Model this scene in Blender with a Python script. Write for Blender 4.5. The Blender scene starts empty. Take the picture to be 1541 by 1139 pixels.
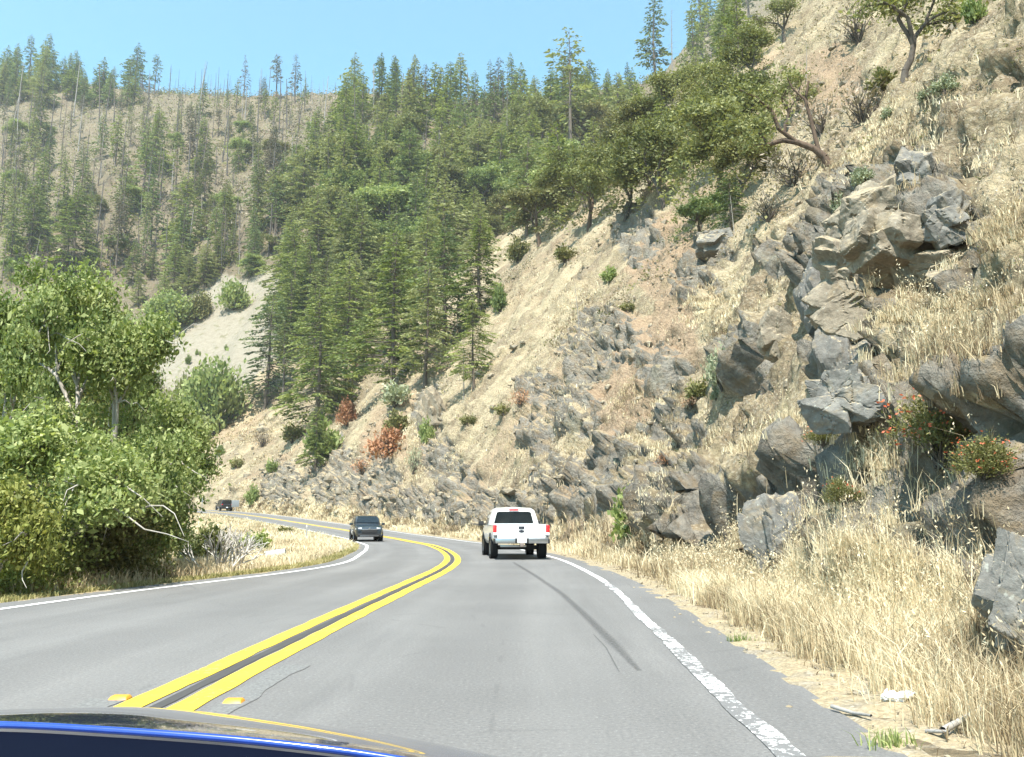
import bpy, bmesh, math, random, time
import numpy as np
from mathutils import Vector, Matrix
T0 = time.time()
rnd = random.Random(7)
rs = np.random.RandomState(11)
scene = bpy.context.scene
COL = scene.collection

# ------------------------------------------------------------------ helpers
def tag(o, label=None, cat=None, group=None, kind=None):
    if label: o['label'] = label
    if cat: o['category'] = cat
    if group: o['group'] = group
    if kind: o['kind'] = kind
    return o

def link(o, parent=None):
    COL.objects.link(o)
    if parent is not None: o.parent = parent
    return o

def empty(name, loc=(0, 0, 0), rz=0.0):
    o = bpy.data.objects.new(name, None)
    o.empty_display_size = 0.2
    o.location = loc
    o.rotation_euler = (0, 0, rz)
    return link(o)

def np_mesh(name, verts, quads=None, tris=None, smooth=True, attrs=None, uv=None):
    me = bpy.data.meshes.new(name)
    verts = np.asarray(verts, np.float32)
    nq = 0 if quads is None else len(quads)
    nt = 0 if tris is None else len(tris)
    me.vertices.add(len(verts))
    me.vertices.foreach_set('co', verts.ravel())
    li = []; ls = []; base = 0
    if nq:
        li.append(np.asarray(quads, np.int32).ravel()); ls.append(np.arange(nq, dtype=np.int32) * 4); base = nq * 4
    if nt:
        li.append(np.asarray(tris, np.int32).ravel()); ls.append(base + np.arange(nt, dtype=np.int32) * 3)
    li = np.concatenate(li); ls = np.concatenate(ls)
    me.loops.add(len(li)); me.loops.foreach_set('vertex_index', li)
    me.polygons.add(nq + nt); me.polygons.foreach_set('loop_start', ls)
    me.polygons.foreach_set('use_smooth', np.full(nq + nt, bool(smooth)))
    me.update(calc_edges=True)
    if attrs:
        for k, v in attrs.items():
            a = me.attributes.new(k, 'FLOAT', 'POINT')
            a.data.foreach_set('value', np.asarray(v, np.float32))
    return me

def np_obj(name, me, mat, parent=None):
    o = bpy.data.objects.new(name, me)
    if mat is not None and not me.materials: me.materials.append(mat)
    return link(o, parent)

def grid_quads(nu, nv):
    i = np.arange(nu - 1)[:, None] * nv + np.arange(nv - 1)[None, :]
    return np.stack([i, i + nv, i + nv + 1, i + 1], -1).reshape(-1, 4)

# ------------------------------------------------------------------ noise
def _h(ix, iy, iz, seed):
    h = (ix.astype(np.uint32) * np.uint32(374761393) + iy.astype(np.uint32) * np.uint32(668265263)
         + iz.astype(np.uint32) * np.uint32(2147483647) + np.uint32(seed * 974634777 & 0xffffffff))
    h ^= h >> np.uint32(13); h *= np.uint32(1274126177); h ^= h >> np.uint32(16)
    h *= np.uint32(2246822519); h ^= h >> np.uint32(15)
    return h
def hashf(ix, iy, iz, seed):
    return _h(ix, iy, iz, seed).astype(np.float64) / 4294967295.0
def vnoise(P, seed=0):
    P = np.asarray(P, float)
    f = np.floor(P); w = P - f; w = w * w * w * (w * (w * 6 - 15) + 10)
    i = f.astype(np.int64)
    r = 0
    for dx in (0, 1):
        for dy in (0, 1):
            for dz in (0, 1):
                k = ((w[..., 0] if dx else 1 - w[..., 0]) * (w[..., 1] if dy else 1 - w[..., 1]) * (w[..., 2] if dz else 1 - w[..., 2]))
                r = r + k * hashf(i[..., 0] + dx, i[..., 1] + dy, i[..., 2] + dz, seed)
    return r * 2 - 1
def fbm(P, seed=0, octs=4, gain=.5):
    r = 0; a = 1.0; P = np.asarray(P, float); t = 0
    for k in range(octs):
        r = r + a * vnoise(P * (2.03 ** k) + k * 17.3, seed + k); t += a; a *= gain
    return r / t * 1.6
def cells(P, seed=0, jit=.9):
    """nearest random cell: returns (F1, F2-F1, cell random plane value)"""
    P = np.asarray(P, float); b = np.floor(P).astype(np.int64)
    n = len(P); f1 = np.full(n, 9.); f2 = np.full(n, 9.); val = np.zeros(n)
    for dx in (-1, 0, 1):
        for dy in (-1, 0, 1):
            for dz in (-1, 0, 1):
                c = b + np.array([dx, dy, dz])
                q = np.stack([hashf(c[:, 0], c[:, 1], c[:, 2], seed + k) for k in range(3)], -1)
                rel = P - (c + .5 + (q - .5) * jit)
                dd = np.sqrt((rel ** 2).sum(-1))
                n1 = dd < f1
                f2 = np.where(n1, f1, np.minimum(f2, dd))
                t = np.stack([hashf(c[:, 0], c[:, 1], c[:, 2], seed + 5 + k) for k in range(4)], -1) * 2 - 1
                v = t[:, 3] + (rel * t[:, :3]).sum(-1) * 1.1
                val = np.where(n1, v, val); f1 = np.where(n1, dd, f1)
    return f1, f2 - f1, val
def sstep(a, b, x):
    t = np.clip((np.asarray(x, float) - a) / (b - a), 0, 1); return t * t * (3 - 2 * t)

# ------------------------------------------------------------------ camera
IW, IH, FPX = 1541., 1139., 1300.
EYE_Z = 1.17
PITCH = math.atan((787 - 569.5) / FPX)
def ray(px, py):
    cx = (np.asarray(px, float) - IW / 2) / FPX; cy = (IH / 2 - np.asarray(py, float)) / FPX
    return np.stack([cx, math.cos(PITCH) - math.sin(PITCH) * cy, math.sin(PITCH) + math.cos(PITCH) * cy], -1)
cam = bpy.data.cameras.new('camera'); cam_o = link(bpy.data.objects.new('camera', cam))
cam.sensor_width = 36.0; cam.sensor_fit = 'HORIZONTAL'; cam.lens = FPX / IW * 36.0
cam.clip_start = 0.05; cam.clip_end = 6000
cam_o.location = (0, 0, EYE_Z); cam_o.rotation_euler = (math.pi / 2 + PITCH, 0, 0)
scene.camera = cam_o

# ------------------------------------------------------------------ the road line (world metres)
ZK = np.array([[-200, 0], [45, 0], [58, .03], [70, .3], [82, .75], [101, 1.55], [120, 2.35], [144, 3.3], [170, 4.2], [220, 5.5], [600, 8]])
YEL = np.array([(-2.3, -60), (-2.3, -20), (-2.25, 0), (-2.25, 6), (-2.12, 11), (-1.95, 16), (-1.72, 22), (-1.76, 27), (-2.08, 31.5), (-2.9, 38.5),
                (-4.35, 47.4), (-7.3, 59), (-9.7, 65.6), (-14.6, 77), (-21.9, 91.5), (-31.0, 109), (-38.2, 122), (-47, 136),
                (-60, 153), (-78, 170), (-104, 184), (-140, 194), (-220, 206), (-300, 216)])
def smooth_poly(P, step):
    seg = np.r_[0, np.cumsum(np.hypot(*np.diff(P, axis=0).T))]
    t = np.arange(0, seg[-1], .25)
    Q = np.stack([np.interp(t, seg, P[:, k]) for k in range(2)], -1)
    k = np.hanning(25); k /= k.sum()
    for _ in range(2):
        Qp = np.pad(Q, ((12, 12), (0, 0)), mode='reflect', reflect_type='odd')
        Q = np.stack([np.convolve(Qp[:, j], k, 'valid') for j in range(2)], -1)
    seg = np.r_[0, np.cumsum(np.hypot(*np.diff(Q, axis=0).T))]
    t = np.arange(0, seg[-1], step)
    return np.stack([np.interp(t, seg, Q[:, j]) for j in range(2)], -1)
RC = smooth_poly(YEL, .5)
def frames(P):
    T = np.gradient(P, axis=0); T /= np.linalg.norm(T, axis=1)[:, None]
    return T, np.stack([T[:, 1], -T[:, 0]], -1)      # tangent, normal to the right
RT, RN = frames(RC)
def zr(Y): return np.interp(Y, ZK[:, 0], ZK[:, 1])
RZ = zr(RC[:, 1])
kz = np.hanning(31); kz /= kz.sum(); RZ = np.convolve(np.pad(RZ, 15, mode='edge'), kz, 'valid')
YY = RC[:, 1]
OFF_WL = np.interp(YY, [-60, 4, 10, 14.7, 17.6, 21.6, 25.8, 33, 40, 50, 60, 80, 120, 500], [-5.3, -5.3, -5.15, -4.75, -4.2, -3.5, -3.2, -3.45, -3.45, -3.4, -3.4, -3.35, -3.4, -3.4])
OFF_WR = np.interp(YY, [-60, 4.6, 6.6, 10.4, 17, 23.2, 33, 52, 70, 90, 120, 500], [3.62, 3.62, 3.72, 3.75, 3.8, 3.5, 3.38, 3.4, 3.4, 3.45, 3.5, 3.5])
ks = np.hanning(17); ks /= ks.sum()
OFF_WL = np.convolve(np.pad(OFF_WL, 8, mode='edge'), ks, 'valid'); OFF_WR = np.convolve(np.pad(OFF_WR, 8, mode='edge'), ks, 'valid')
OFF_EL = OFF_WL - np.interp(YY, [0, 25, 40, 60], [.75, .55, .35, .4])
OFF_ER = OFF_WR + np.interp(YY, [0, 12, 25, 60], [.55, .7, .6, .5])
RE = RC + RN * OFF_ER[:, None]
LE = RC + RN * OFF_EL[:, None]

def near_road(X, Y):
    """index of the nearest road station and signed lateral offset from the centre line"""
    X = np.asarray(X, float).ravel(); Y = np.asarray(Y, float).ravel()
    Q = RC[::2]; idx = np.zeros(len(X), int); lat = np.zeros(len(X))
    for a in range(0, len(X), 60000):
        x = X[a:a + 60000, None]; y = Y[a:a + 60000, None]
        d2 = (x - Q[None, :, 0]) ** 2 + (y - Q[None, :, 1]) ** 2
        j = d2.argmin(1) * 2
        dx = X[a:a + 60000] - RC[j, 0]; dy = Y[a:a + 60000] - RC[j, 1]
        idx[a:a + 60000] = j; lat[a:a + 60000] = dx * RN[j, 0] + dy * RN[j, 1]
    return idx, lat

# ------------------------------------------------------------------ the shape of the land
def crest_table(pts):
    r = ray([p[0] for p in pts], [p[1] for p in pts])
    az = r[:, 0] / r[:, 1]; e = r[:, 2] / r[:, 1]
    o = np.argsort(az); return az[o], e[o]
SPUR = crest_table([(-100, 830), (150, 765), (290, 672), (330, 655), (380, 632), (420, 596), (480, 530), (560, 475), (640, 430), (740, 362), (860, 300), (930, 235), (975, 150), (1010, 95), (1060, 40), (1110, -20), (1180, -130), (1300, -260), (1700, -420)])
RIDGE = crest_table([(-900, 60), (-300, 85), (0, 112), (90, 120), (180, 134), (260, 141), (400, 144), (520, 146), (640, 150), (760, 150), (880, 138), (980, 120), (1200, 60), (1700, 0)])
BASE_B = np.array([[-400, 238], [-220, 218], (-140, 206), (-104, 196), (-78, 184), (-60, 172), (-45, 166), (0, 160), (100, 150), (300, 120)])

def land(X, Y, road_cut=True):
    shp = np.shape(X); X = np.asarray(X, float).ravel(); Y = np.asarray(Y, float).ravel()
    j, lat = near_road(X, Y)
    z0 = RZ[j]; dR = lat - OFF_ER[j]; dL = OFF_EL[j] - lat
    D = np.hypot(X, Y); P2 = np.stack([X, Y, X * 0], -1)
    az = np.where(Y > 1, X / np.maximum(Y, 1), 9.0)
    sta = j * .5 - 60.0
    # --- right: cut slope rising from the road
    st = np.interp(sta, [-60, 20, 45, 70, 100, 140, 170, 260], [1.28, 1.28, 1.25, 1.22, 1.12, .98, .85, .6])
    up = np.maximum(dR - 1.15, 0)
    lip = fbm(P2 * .11, 3, 2)
    A = z0 + .04 * np.clip(dR, 0, 1.15) + np.where(up < 2.2, 1.75 * up, 1.75 * 2.2 + st * (up - 2.2)) * sstep(0, .9, up + .25)
    wm = np.interp(sta, [-60, -2, 1, 4, 6, 24, 30, 40, 52, 90, 105], [0, 0, .6, .5, 1, 1, .6, .45, .75, .75, 0]) * np.clip(.92 + np.where(sta < 26, .22, .7) * fbm(np.stack([sta * .23, sta * 0, sta * 0], -1), 37, 3), 0, 1)
    face = .85 + .4 * fbm(P2 * .45, 39, 3)
    Aw = z0 + .046 + .35 * np.minimum(up, face) + (1.9 + .8 * lip) * sstep(face, face + .42, up) + .45 * np.maximum(up - face - .42, 0)
    A = A + wm * (Aw - A) * (1 - sstep(1.8, 4.6, up)) * sstep(0, .35, up)
    A += sstep(2, 12, up) * (1.6 * fbm(P2 * .045, 5, 3) + .7 * lip)
    # spur crest: past it the ground falls into the gully behind
    e = np.interp(az, SPUR[0], SPUR[1]); lim = e * np.maximum(Y, 1) + EYE_Z
    over = np.maximum(A - lim, 0)
    A = np.where(Y > 12, A - 1.55 * over, A)
    # --- far face across the gully
    yb = np.interp(X, BASE_B[:, 0], BASE_B[:, 1])
    gul = np.stack([X * .022, Y * .006, X * 0], -1)
    B = 4 + .92 * (Y - yb) + sstep(0, 60, Y - yb) * (9 * fbm(gul, 21, 4) + 4 * fbm(P2 * .02, 23, 3))
    eb = np.interp(az, RIDGE[0], RIDGE[1]); limb = eb * np.maximum(Y, 1) + EYE_Z
    limb = limb + (3.0 * fbm(P2 * .012, 27, 3))
    ob = np.maximum(B - limb, 0); B = B - 1.35 * ob
    # --- left: verge then the bank down to the river
    fl = np.interp(sta, [-60, 14, 26, 40, 60, 75, 100, 200], [1.0, 1.1, 5.5, 9, 8, 6, 3, 2])
    sl = np.interp(sta, [-60, 20, 40, 90, 200], [.42, .38, .2, .2, .3])
    Lz = z0 - .03 - .045 * np.clip(dL, 0, fl) - np.minimum(sl * np.maximum(dL - fl, 0), 9.0) + .25 * fbm(P2 * .15, 31, 3) * sstep(.8, 3, dL)
    z = np.where(lat > 0, A, Lz)
    far = sstep(2.5, 14, np.where(lat > 0, dR, dL))
    z = np.where((Y > 100), np.maximum(z, z + (np.maximum(z, B) - z) * far), z)
    if road_cut:
        on = (dR < 0) & (dL < 0)
        z = np.where(on, z0 - .12, z)
    return z.reshape(shp)
# ------------------------------------------------------------------ material helpers
class NT:
    """short-hand for building a node tree"""
    def __init__(s, name):
        s.m = bpy.data.materials.new(name); s.m.use_nodes = True
        s.t = s.m.node_tree; s.n = s.t.nodes; s.l = s.t.links
        s.bsdf = s.n['Principled BSDF']; s.out = s.n['Material Output']
    def node(s, typ, **kw):
        n = s.n.new(typ)
        for k, v in kw.items(): setattr(n, k, v)
        return n
    def put(s, sock, v):
        if isinstance(v, bpy.types.NodeSocket): s.l.new(v, sock)
        elif isinstance(v, (tuple, list)): sock.default_value = (*v, 1) if len(v) == 3 and len(sock.default_value) == 4 else v
        else: sock.default_value = v
    def coord(s, scale=(1, 1, 1), rot=(0, 0, 0), kind='Object'):
        c = s.node('ShaderNodeTexCoord'); m = s.node('ShaderNodeMapping')
        m.inputs['Scale'].default_value = scale; m.inputs['Rotation'].default_value = rot
        s.l.new(c.outputs[kind], m.inputs[0]); return m.outputs[0]
    def noise(s, scale, vec=None, detail=4, rough=.55, out='Fac', dist=0):
        n = s.node('ShaderNodeTexNoise'); n.inputs['Scale'].default_value = scale
        n.inputs['Detail'].default_value = detail; n.inputs['Roughness'].default_value = rough
        n.inputs['Distortion'].default_value = dist
        if vec is not None: s.l.new(vec, n.inputs['Vector'])
        return n.outputs[out]
    def voro(s, scale, vec=None, feature='F1', out='Distance'):
        n = s.node('ShaderNodeTexVoronoi', feature=feature); n.inputs['Scale'].default_value = scale
        if vec is not None: s.l.new(vec, n.inputs['Vector'])
        return n.outputs[out]
    def ramp(s, fac, stops, interp='LINEAR'):
        n = s.node('ShaderNodeValToRGB'); e = n.color_ramp.elements; n.color_ramp.interpolation = interp
        while len(e) > 1: e.remove(e[-1])
        e[0].position = stops[0][0]; e[0].color = (*c3(stops[0][1]), 1)
        for p, c in stops[1:]:
            x = e.new(p); x.color = (*c3(c), 1)
        s.put(n.inputs[0], fac); return n.outputs[0]
    def mix(s, fac, a, b, mode='MIX'):
        n = s.node('ShaderNodeMix', data_type='RGBA', blend_type=mode)
        s.put(n.inputs['Factor'], fac); s.put(n.inputs['A'], a); s.put(n.inputs['B'], b)
        return n.outputs['Result']
    def math(s, op, a, b=0.0, clamp=False):
        n = s.node('ShaderNodeMath', operation=op, use_clamp=clamp)
        s.put(n.inputs[0], a); s.put(n.inputs[1], b); return n.outputs[0]
    def attr(s, name, out='Fac'):
        n = s.node('ShaderNodeAttribute', attribute_name=name); return n.outputs[out]
    def orand(s): return s.node('ShaderNodeObjectInfo').outputs['Random']
    def bump(s, h, strength=.5, dist=.05):
        n = s.node('ShaderNodeBump'); n.inputs['Strength'].default_value = strength; n.inputs['Distance'].default_value = dist
        s.l.new(h, n.inputs['Height']); s.l.new(n.outputs[0], s.bsdf.inputs['Normal'])
    def done(s, col=None, rough=.8, spec=.3, metal=0.0):
        if col is not None: s.put(s.bsdf.inputs['Base Color'], col)
        s.put(s.bsdf.inputs['Roughness'], rough); s.bsdf.inputs['Specular IOR Level'].default_value = spec
        s.bsdf.inputs['Metallic'].default_value = metal
        return s.m
def c3(c): return (c, c, c) if isinstance(c, (int, float)) else tuple(c)
def plain(name, col, rough=.5, spec=.5, metal=0.0, coat=0.0, var=0.06, scale=6):
    t = NT(name); f = t.noise(scale, t.coord(), 5)
    a = tuple(max(0, x * (1 - var)) for x in col); b = tuple(min(1, x * (1 + var)) for x in col)
    t.done(t.ramp(f, [(.3, a), (.7, b)]), rough, spec, metal)
    t.bsdf.inputs['Coat Weight'].default_value = coat; t.bsdf.inputs['Coat Roughness'].default_value = .04
    return t.m

def land_material(name, far=False):
    t = NT(name); v = t.coord()
    n1 = t.noise(.12, v, 6, .6); n2 = t.noise(.9, v, 6, .65); n3 = t.noise(5.5, v, 6, .7); n4 = t.noise(26, v, 4, .7)
    if far:
        duff = t.ramp(t.math('ADD', t.math('MULTIPLY', n1, .45), t.math('MULTIPLY', n2, .55)),
                      [(.30, (.078, .067, .048)), (.43, (.155, .133, .092)), (.55, (.24, .205, .138)), (.72, (.40, .345, .228))])
    else:
        duff = t.ramp(t.math('ADD', t.math('MULTIPLY', n2, .5), t.math('MULTIPLY', n3, .5)),
                      [(.28, (.125, .100, .064)), (.42, (.265, .216, .138)), (.55, (.395, .328, .212)), (.72, (.57, .495, .345))])
    duff = t.mix(t.math('MULTIPLY', n4, .32), duff, t.mix(1.0, duff, (.62, .58, .52), 'MULTIPLY'))
    if not far:
        stk = t.math('ADD', t.math('MULTIPLY', t.attr('streak'), .5), t.math('ADD', t.math('MULTIPLY', t.math('SUBTRACT', n3, .5), .7), .5))
        duff = t.mix(t.math('MULTIPLY', t.ramp(stk, [(.50, 0), (.72, 1)]), .55), duff, (.56, .47, .31))
        duff = t.mix(t.math('MULTIPLY', t.ramp(stk, [(.28, 1), (.46, 0)]), .42), duff, (.20, .155, .11))
    red = t.ramp(t.noise(.21, t.coord((1, 1, 1), (0, 0, .6)), 4), [(.56, 0), (.76, 1)])
    duff = t.mix(t.math('MULTIPLY', red, .35), duff, (.36, .215, .13))
    rock = t.ramp(t.math('ADD', t.math('MULTIPLY', n2, .4), t.math('MULTIPLY', n3, .6)),
                  [(.30, (.082, .075, .064)), (.44, (.178, .165, .142)), (.58, (.29, .268, .225)), (.74, (.46, .415, .335))])
    stain = t.ramp(t.noise(1.7, v, 5, .7, dist=.6), [(.46, 0), (.64, 1)])
    rock = t.mix(t.math('MULTIPLY', stain, .8), rock, (.215, .165, .105))
    soil = t.ramp(n3, [(.3, (.235, .165, .11)), (.7, (.44, .335, .225))])
    scree = t.ramp(t.math('ADD', t.math('MULTIPLY', n3, .5), t.math('MULTIPLY', n2, .5)), [(.3, (.28, .25, .195)), (.55, (.40, .36, .285)), (.75, (.51, .465, .375))])
    peb = t.voro(6.5 if not far else 1.2, v); duff = t.mix(t.math('MULTIPLY', t.ramp(peb, [(.36, 0), (.66, 1)]), .34), duff, (.15, .115, .08)); peb2 = t.voro(15, v, out='Color'); spc = t.node('ShaderNodeSeparateColor'); t.l.new(peb2, spc.inputs[0]); duff = t.mix(t.math('MULTIPLY', t.ramp(spc.outputs[0], [(.82, 0), (.86, 1)]), .40), duff, (.52, .46, .36))
    w = t.math('SUBTRACT', n3, .5)
    def m(a): return t.ramp(t.math('ADD', t.attr(a), t.math('MULTIPLY', w, .9)), [(.40, 0), (.58, 1)])
    col = t.mix(m('soil'), duff, soil); col = t.mix(m('rock'), col, rock); col = t.mix(m('scree'), col, scree)
    straw = t.ramp(t.math('ADD', t.math('MULTIPLY', n3, .6), t.math('MULTIPLY', n4, .4)), [(.3, (.30, .235, .125)), (.55, (.47, .385, .215)), (.75, (.60, .51, .32))])
    col = t.mix(m('straw'), col, straw)
    green = t.ramp(t.noise(.5, v, 5), [(.56, 0), (.68, 1)])
    col = t.mix(t.math('MULTIPLY', green, .22 if not far else .55), col, (.155, .165, .065))
    hgt = t.math('ADD', t.math('MULTIPLY', n3, .7), t.math('ADD', t.math('MULTIPLY', n4, .40), t.math('MULTIPLY', t.voro(3.2 if far else 6.5, v), .40)))
    t.bump(hgt, .75, .36 if not far else 1.2)
    return t.done(col, .95, .15)
M_SLOPE = land_material('dry_slope_earth_and_rock'); M_LAND = land_material('far_hill_earth', True)

def rock_material(name, a, b, c):
    t = NT(name); v = t.coord()
    n2 = t.noise(1.6, v, 6, .6); n3 = t.noise(9, v, 6, .7)
    col = t.ramp(t.math('ADD', t.math('MULTIPLY', n2, .5), t.math('MULTIPLY', n3, .5)), [(.3, a), (.5, b), (.72, c)])
    stain = t.ramp(t.noise(2.3, v, 5, .7, dist=.7), [(.52, 0), (.66, 1)])
    col = t.mix(t.math('MULTIPLY', stain, .65), col, (.24, .185, .11))
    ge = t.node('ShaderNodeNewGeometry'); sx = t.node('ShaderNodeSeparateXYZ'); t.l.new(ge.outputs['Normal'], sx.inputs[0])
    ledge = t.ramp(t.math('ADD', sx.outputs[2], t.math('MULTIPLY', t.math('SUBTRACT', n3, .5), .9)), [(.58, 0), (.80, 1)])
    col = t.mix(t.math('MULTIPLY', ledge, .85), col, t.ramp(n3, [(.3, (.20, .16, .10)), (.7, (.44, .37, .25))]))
    lich = t.ramp(t.noise(14, v, 3), [(.64, 0), (.7, 1)])
    col = t.mix(t.math('MULTIPLY', lich, .5), col, (.40, .41, .36))
    t.bump(t.math('ADD', n3, t.math('MULTIPLY', t.voro(6, v), .5)), .45, .06)
    return t.done(col, .85, .3)
M_ROCK = rock_material('blue_grey_rock', (.076, .074, .067), (.165, .160, .146), (.29, .277, .243))
M_ROCKT = rock_material('weathered_tan_rock', (.105, .088, .065), (.225, .195, .148), (.37, .325, .25))

# ------------------------------------------------------------------ painting masks on the land (where the rock, soil and scree lie)
def proj(X, Y, Z):
    c, s = math.cos(PITCH), math.sin(PITCH); f = np.maximum(Y * c + (Z - EYE_Z) * s, .01); u = -Y * s + (Z - EYE_Z) * c
    return IW / 2 + FPX * X / f, IH / 2 - FPX * u / f, f
ROCKS = [(1305, 420, 75, 150), (1400, 300, 60, 60), (1250, 560, 35, 90), (1185, 810, 75, 100), (1290, 820, 80, 80), (1045, 770, 75, 75), (1515, 930, 50, 120),
         (915, 515, 65, 50), (962, 355, 34, 52), (890, 560, 40, 30), (565, 725, 40, 40), (690, 735, 35, 45), (500, 715, 35, 60), (425, 735, 35, 45), (805, 655, 25, 35),
         (1010, 640, 45, 35), (1130, 545, 45, 55), (1330, 590, 75, 50), (760, 770, 90, 35), (860, 730, 60, 45), (930, 690, 45, 35), (1070, 385, 35, 28), (1050, 430, 40, 30),
         (650, 625, 22, 40), (660, 690, 30, 30), (1000, 560, 40, 40), (870, 620, 45, 40), (1180, 400, 25, 20), (1420, 400, 50, 45), (820, 590, 40, 26), (640, 760, 60, 25)]
SOILS = [(950, 560, 50, 95), (1010, 400, 55, 60), (930, 620, 40, 40), (1020, 500, 40, 60), (1250, 130, 60, 60), (580, 670, 40, 30)]
def blob(px, py, L, soft=.55):
    r = np.zeros(len(px))
    for cx, cy, rx, ry in L:
        d = np.sqrt(((px - cx) / rx) ** 2 + ((py - cy) / ry) ** 2)
        r = np.maximum(r, 1 - sstep(soft, 1.35, d))
    return r

# ------------------------------------------------------------------ the rocky hillside beside the road
Sfine = np.arange(0, (len(RC) - 1) * .5, .02)
def road_at(s, arr): return np.interp(s, np.arange(len(RC)) * .5, arr)
sl = [30.0]
while sl[-1] < 258:
    s = sl[-1]; y = road_at(s, RC[:, 1]); x = road_at(s, RE[:, 0])
    sl.append(s + (.5 if y < -3 else max(.085, math.hypot(x, y) * .0062)))
SS = np.array(sl)
ll = [-.6]
while ll[-1] < 135: ll.append(ll[-1] + (.045 if 1.6 < ll[-1] < 3.1 else max(.10, .0085 * (ll[-1] + 3))))
LL = np.array(ll)
bx, by = road_at(SS, RE[:, 0]), road_at(SS, RE[:, 1]); nx, ny = road_at(SS, RN[:, 0]), road_at(SS, RN[:, 1])
HX = bx[:, None] + nx[:, None] * LL; HY = by[:, None] + ny[:, None] * LL
HZ = land(HX, HY, road_cut=False)
HZ = np.where(LL[None, :] < 0, HZ - .03, HZ)
P = np.stack([HX, HY, HZ], -1)
def grid_normals(P):
    a = np.gradient(P, axis=0); b = np.gradient(P, axis=1); n = np.cross(a, b); n /= np.linalg.norm(n, axis=-1)[..., None] + 1e-9
    return np.where(n[..., 2:3] < 0, -n, n)
N = grid_normals(P)
Pf = P.reshape(-1, 3); Nf = N.reshape(-1, 3)
hpx, hpy, hf = proj(Pf[:, 0], Pf[:, 1], Pf[:, 2])
Lf = np.broadcast_to(LL, HX.shape).ravel(); Sf = np.broadcast_to(SS[:, None], HX.shape).ravel()
q = np.stack([Sf * .22, Lf * .07, Lf * 0], -1)
rib = fbm(q, 41, 4)
rocky = blob(hpx, hpy, ROCKS); rocky = np.where(Pf[:, 1] < 2, 0, rocky)
lump = np.clip(rocky * 1.05 + .16 * sstep(3, 7, Lf) + .45 * sstep(.15, .6, fbm(Pf * .16, 45, 4)) * (1 - .6 * sstep(25, 60, Lf)), 0, 1)
wallm = np.interp(Sf, [58, 61, 66, 84, 90, 100, 112, 150, 165], [0, .9, 1, 1, .7, .5, .7, .65, 0]) * sstep(1.75, 2.0, Lf) * (1 - sstep(2.9, 3.8, Lf)) * np.clip(.9 + .8 * fbm(Pf * .35, 46, 3), 0, 1)
lump = np.maximum(lump, wallm)
rockc = np.clip(rocky * .95 + .20 * sstep(.22, .65, fbm(Pf * .16, 45, 4)) * (Lf < 60) * (1 - sstep(1320, 1420, hpx) * (1 - sstep(230, 330, hpy))) + .22 * sstep(.25, .6, rib) * (Lf < 24), 0, 1); rockc = np.maximum(rockc, wallm)
fall_streak = fbm(np.stack([Sf * 1.5, Lf * .16, Lf * 0], -1), 43, 4)
ridge = 1 - 2 * np.abs(fbm(np.stack([Sf * .42 + .5 * fbm(Pf * .2, 49, 2), Lf * .06, Lf * 0], -1), 48, 3))
soil = np.clip(blob(hpx, hpy, SOILS) + .5 * sstep(.3, .7, fbm(Pf * .07, 47, 3)), 0, 1)
grow = sstep(1.0, 1.9, Lf)
disp = grow * (.55 * rib * sstep(1.5, 8, Lf) + .34 * ridge * sstep(3, 9, Lf) * (1 - .5 * sstep(50, 90, Lf)) + .16 * fall_streak * sstep(2, 6, Lf) + .42 * fbm(Pf * .5, 51, 4) + .16 * fbm(Pf * 1.9, 55, 3))
k = (lump > .02)
warp = np.stack([fbm(Pf[k] * .4, 61 + a, 2) for a in range(3)], -1) * .5
aniso = np.array([1., 1., .62])
_, e1, v1 = cells((Pf[k] + warp) * .50 * aniso, 71)
_, e2, v2 = cells((Pf[k] + warp) * 1.25 * aniso, 75); _, e3, v3 = cells((Pf[k] + warp) * 3.1 * aniso, 79)
rk = np.zeros(len(Pf)); rk[k] = .60 * v1 + .30 * v2 + .10 * v3 - .34 * (1 - sstep(0, .09, e1)) - .14 * (1 - sstep(0, .10, e2))
big = blob(hpx, hpy, [(1320, 430, 110, 190)], .6); rk[k] -= big[k] * (.9 * (1 - sstep(0, .13, e1)) + .3 * (1 - sstep(0, .10, e2)))
disp = disp + grow * lump * rk * (1 + .5 * big)
Pd = Pf + Nf * disp[:, None]
zero = np.zeros(len(Pd))
H_N = grid_normals(Pd.reshape(P.shape)).reshape(-1, 3)
fine_ = fbm(Pd * 1.1, 63, 4)
rockv = np.clip(rockc * 1.25 * (1 - sstep(.50, .86, H_N[:, 2] + .25 * fine_)) + .3 * (rockc - .5), 0, 1) * sstep(1.2, 2.4, Lf)
me = np_mesh('rocky_hillside', Pd, quads=grid_quads(len(SS), len(LL)), attrs={'rock': rockv, 'soil': soil, 'scree': zero, 'straw': zero, 'streak': fall_streak})
HILL = tag(np_obj('rocky_hillside', me, M_SLOPE), kind='structure')

# ------------------------------------------------------------------ the rest of the land: one sheet round the camera out to the horizon
azs = np.concatenate([np.linspace(-math.pi, -.80, 60)[:-1], np.linspace(-.80, .80, 640), np.linspace(.80, math.pi, 60)[1:]])
rr = [1.2]
while rr[-1] < 1000: rr.append(rr[-1] * 1.0135 + .02)
rr = np.array(rr)
GX = np.sin(azs)[:, None] * rr; GY = np.cos(azs)[:, None] * rr
GZ = land(GX, GY)
j, lat = near_road(GX, GY); dRr = (lat - OFF_ER[j]).reshape(GX.shape); sta = (j * .5).reshape(GX.shape)
under = (dRr > -.5) & (dRr < 134) & (sta > 31) & (sta < 257)
GZ = np.where(under, GZ - np.minimum(4.0, .4 + .5 * np.maximum(dRr + .5, 0)), GZ)
Pg = np.stack([GX, GY, GZ], -1).reshape(-1, 3)
gpx, gpy, _ = proj(Pg[:, 0], Pg[:, 1], Pg[:, 2])
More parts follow.
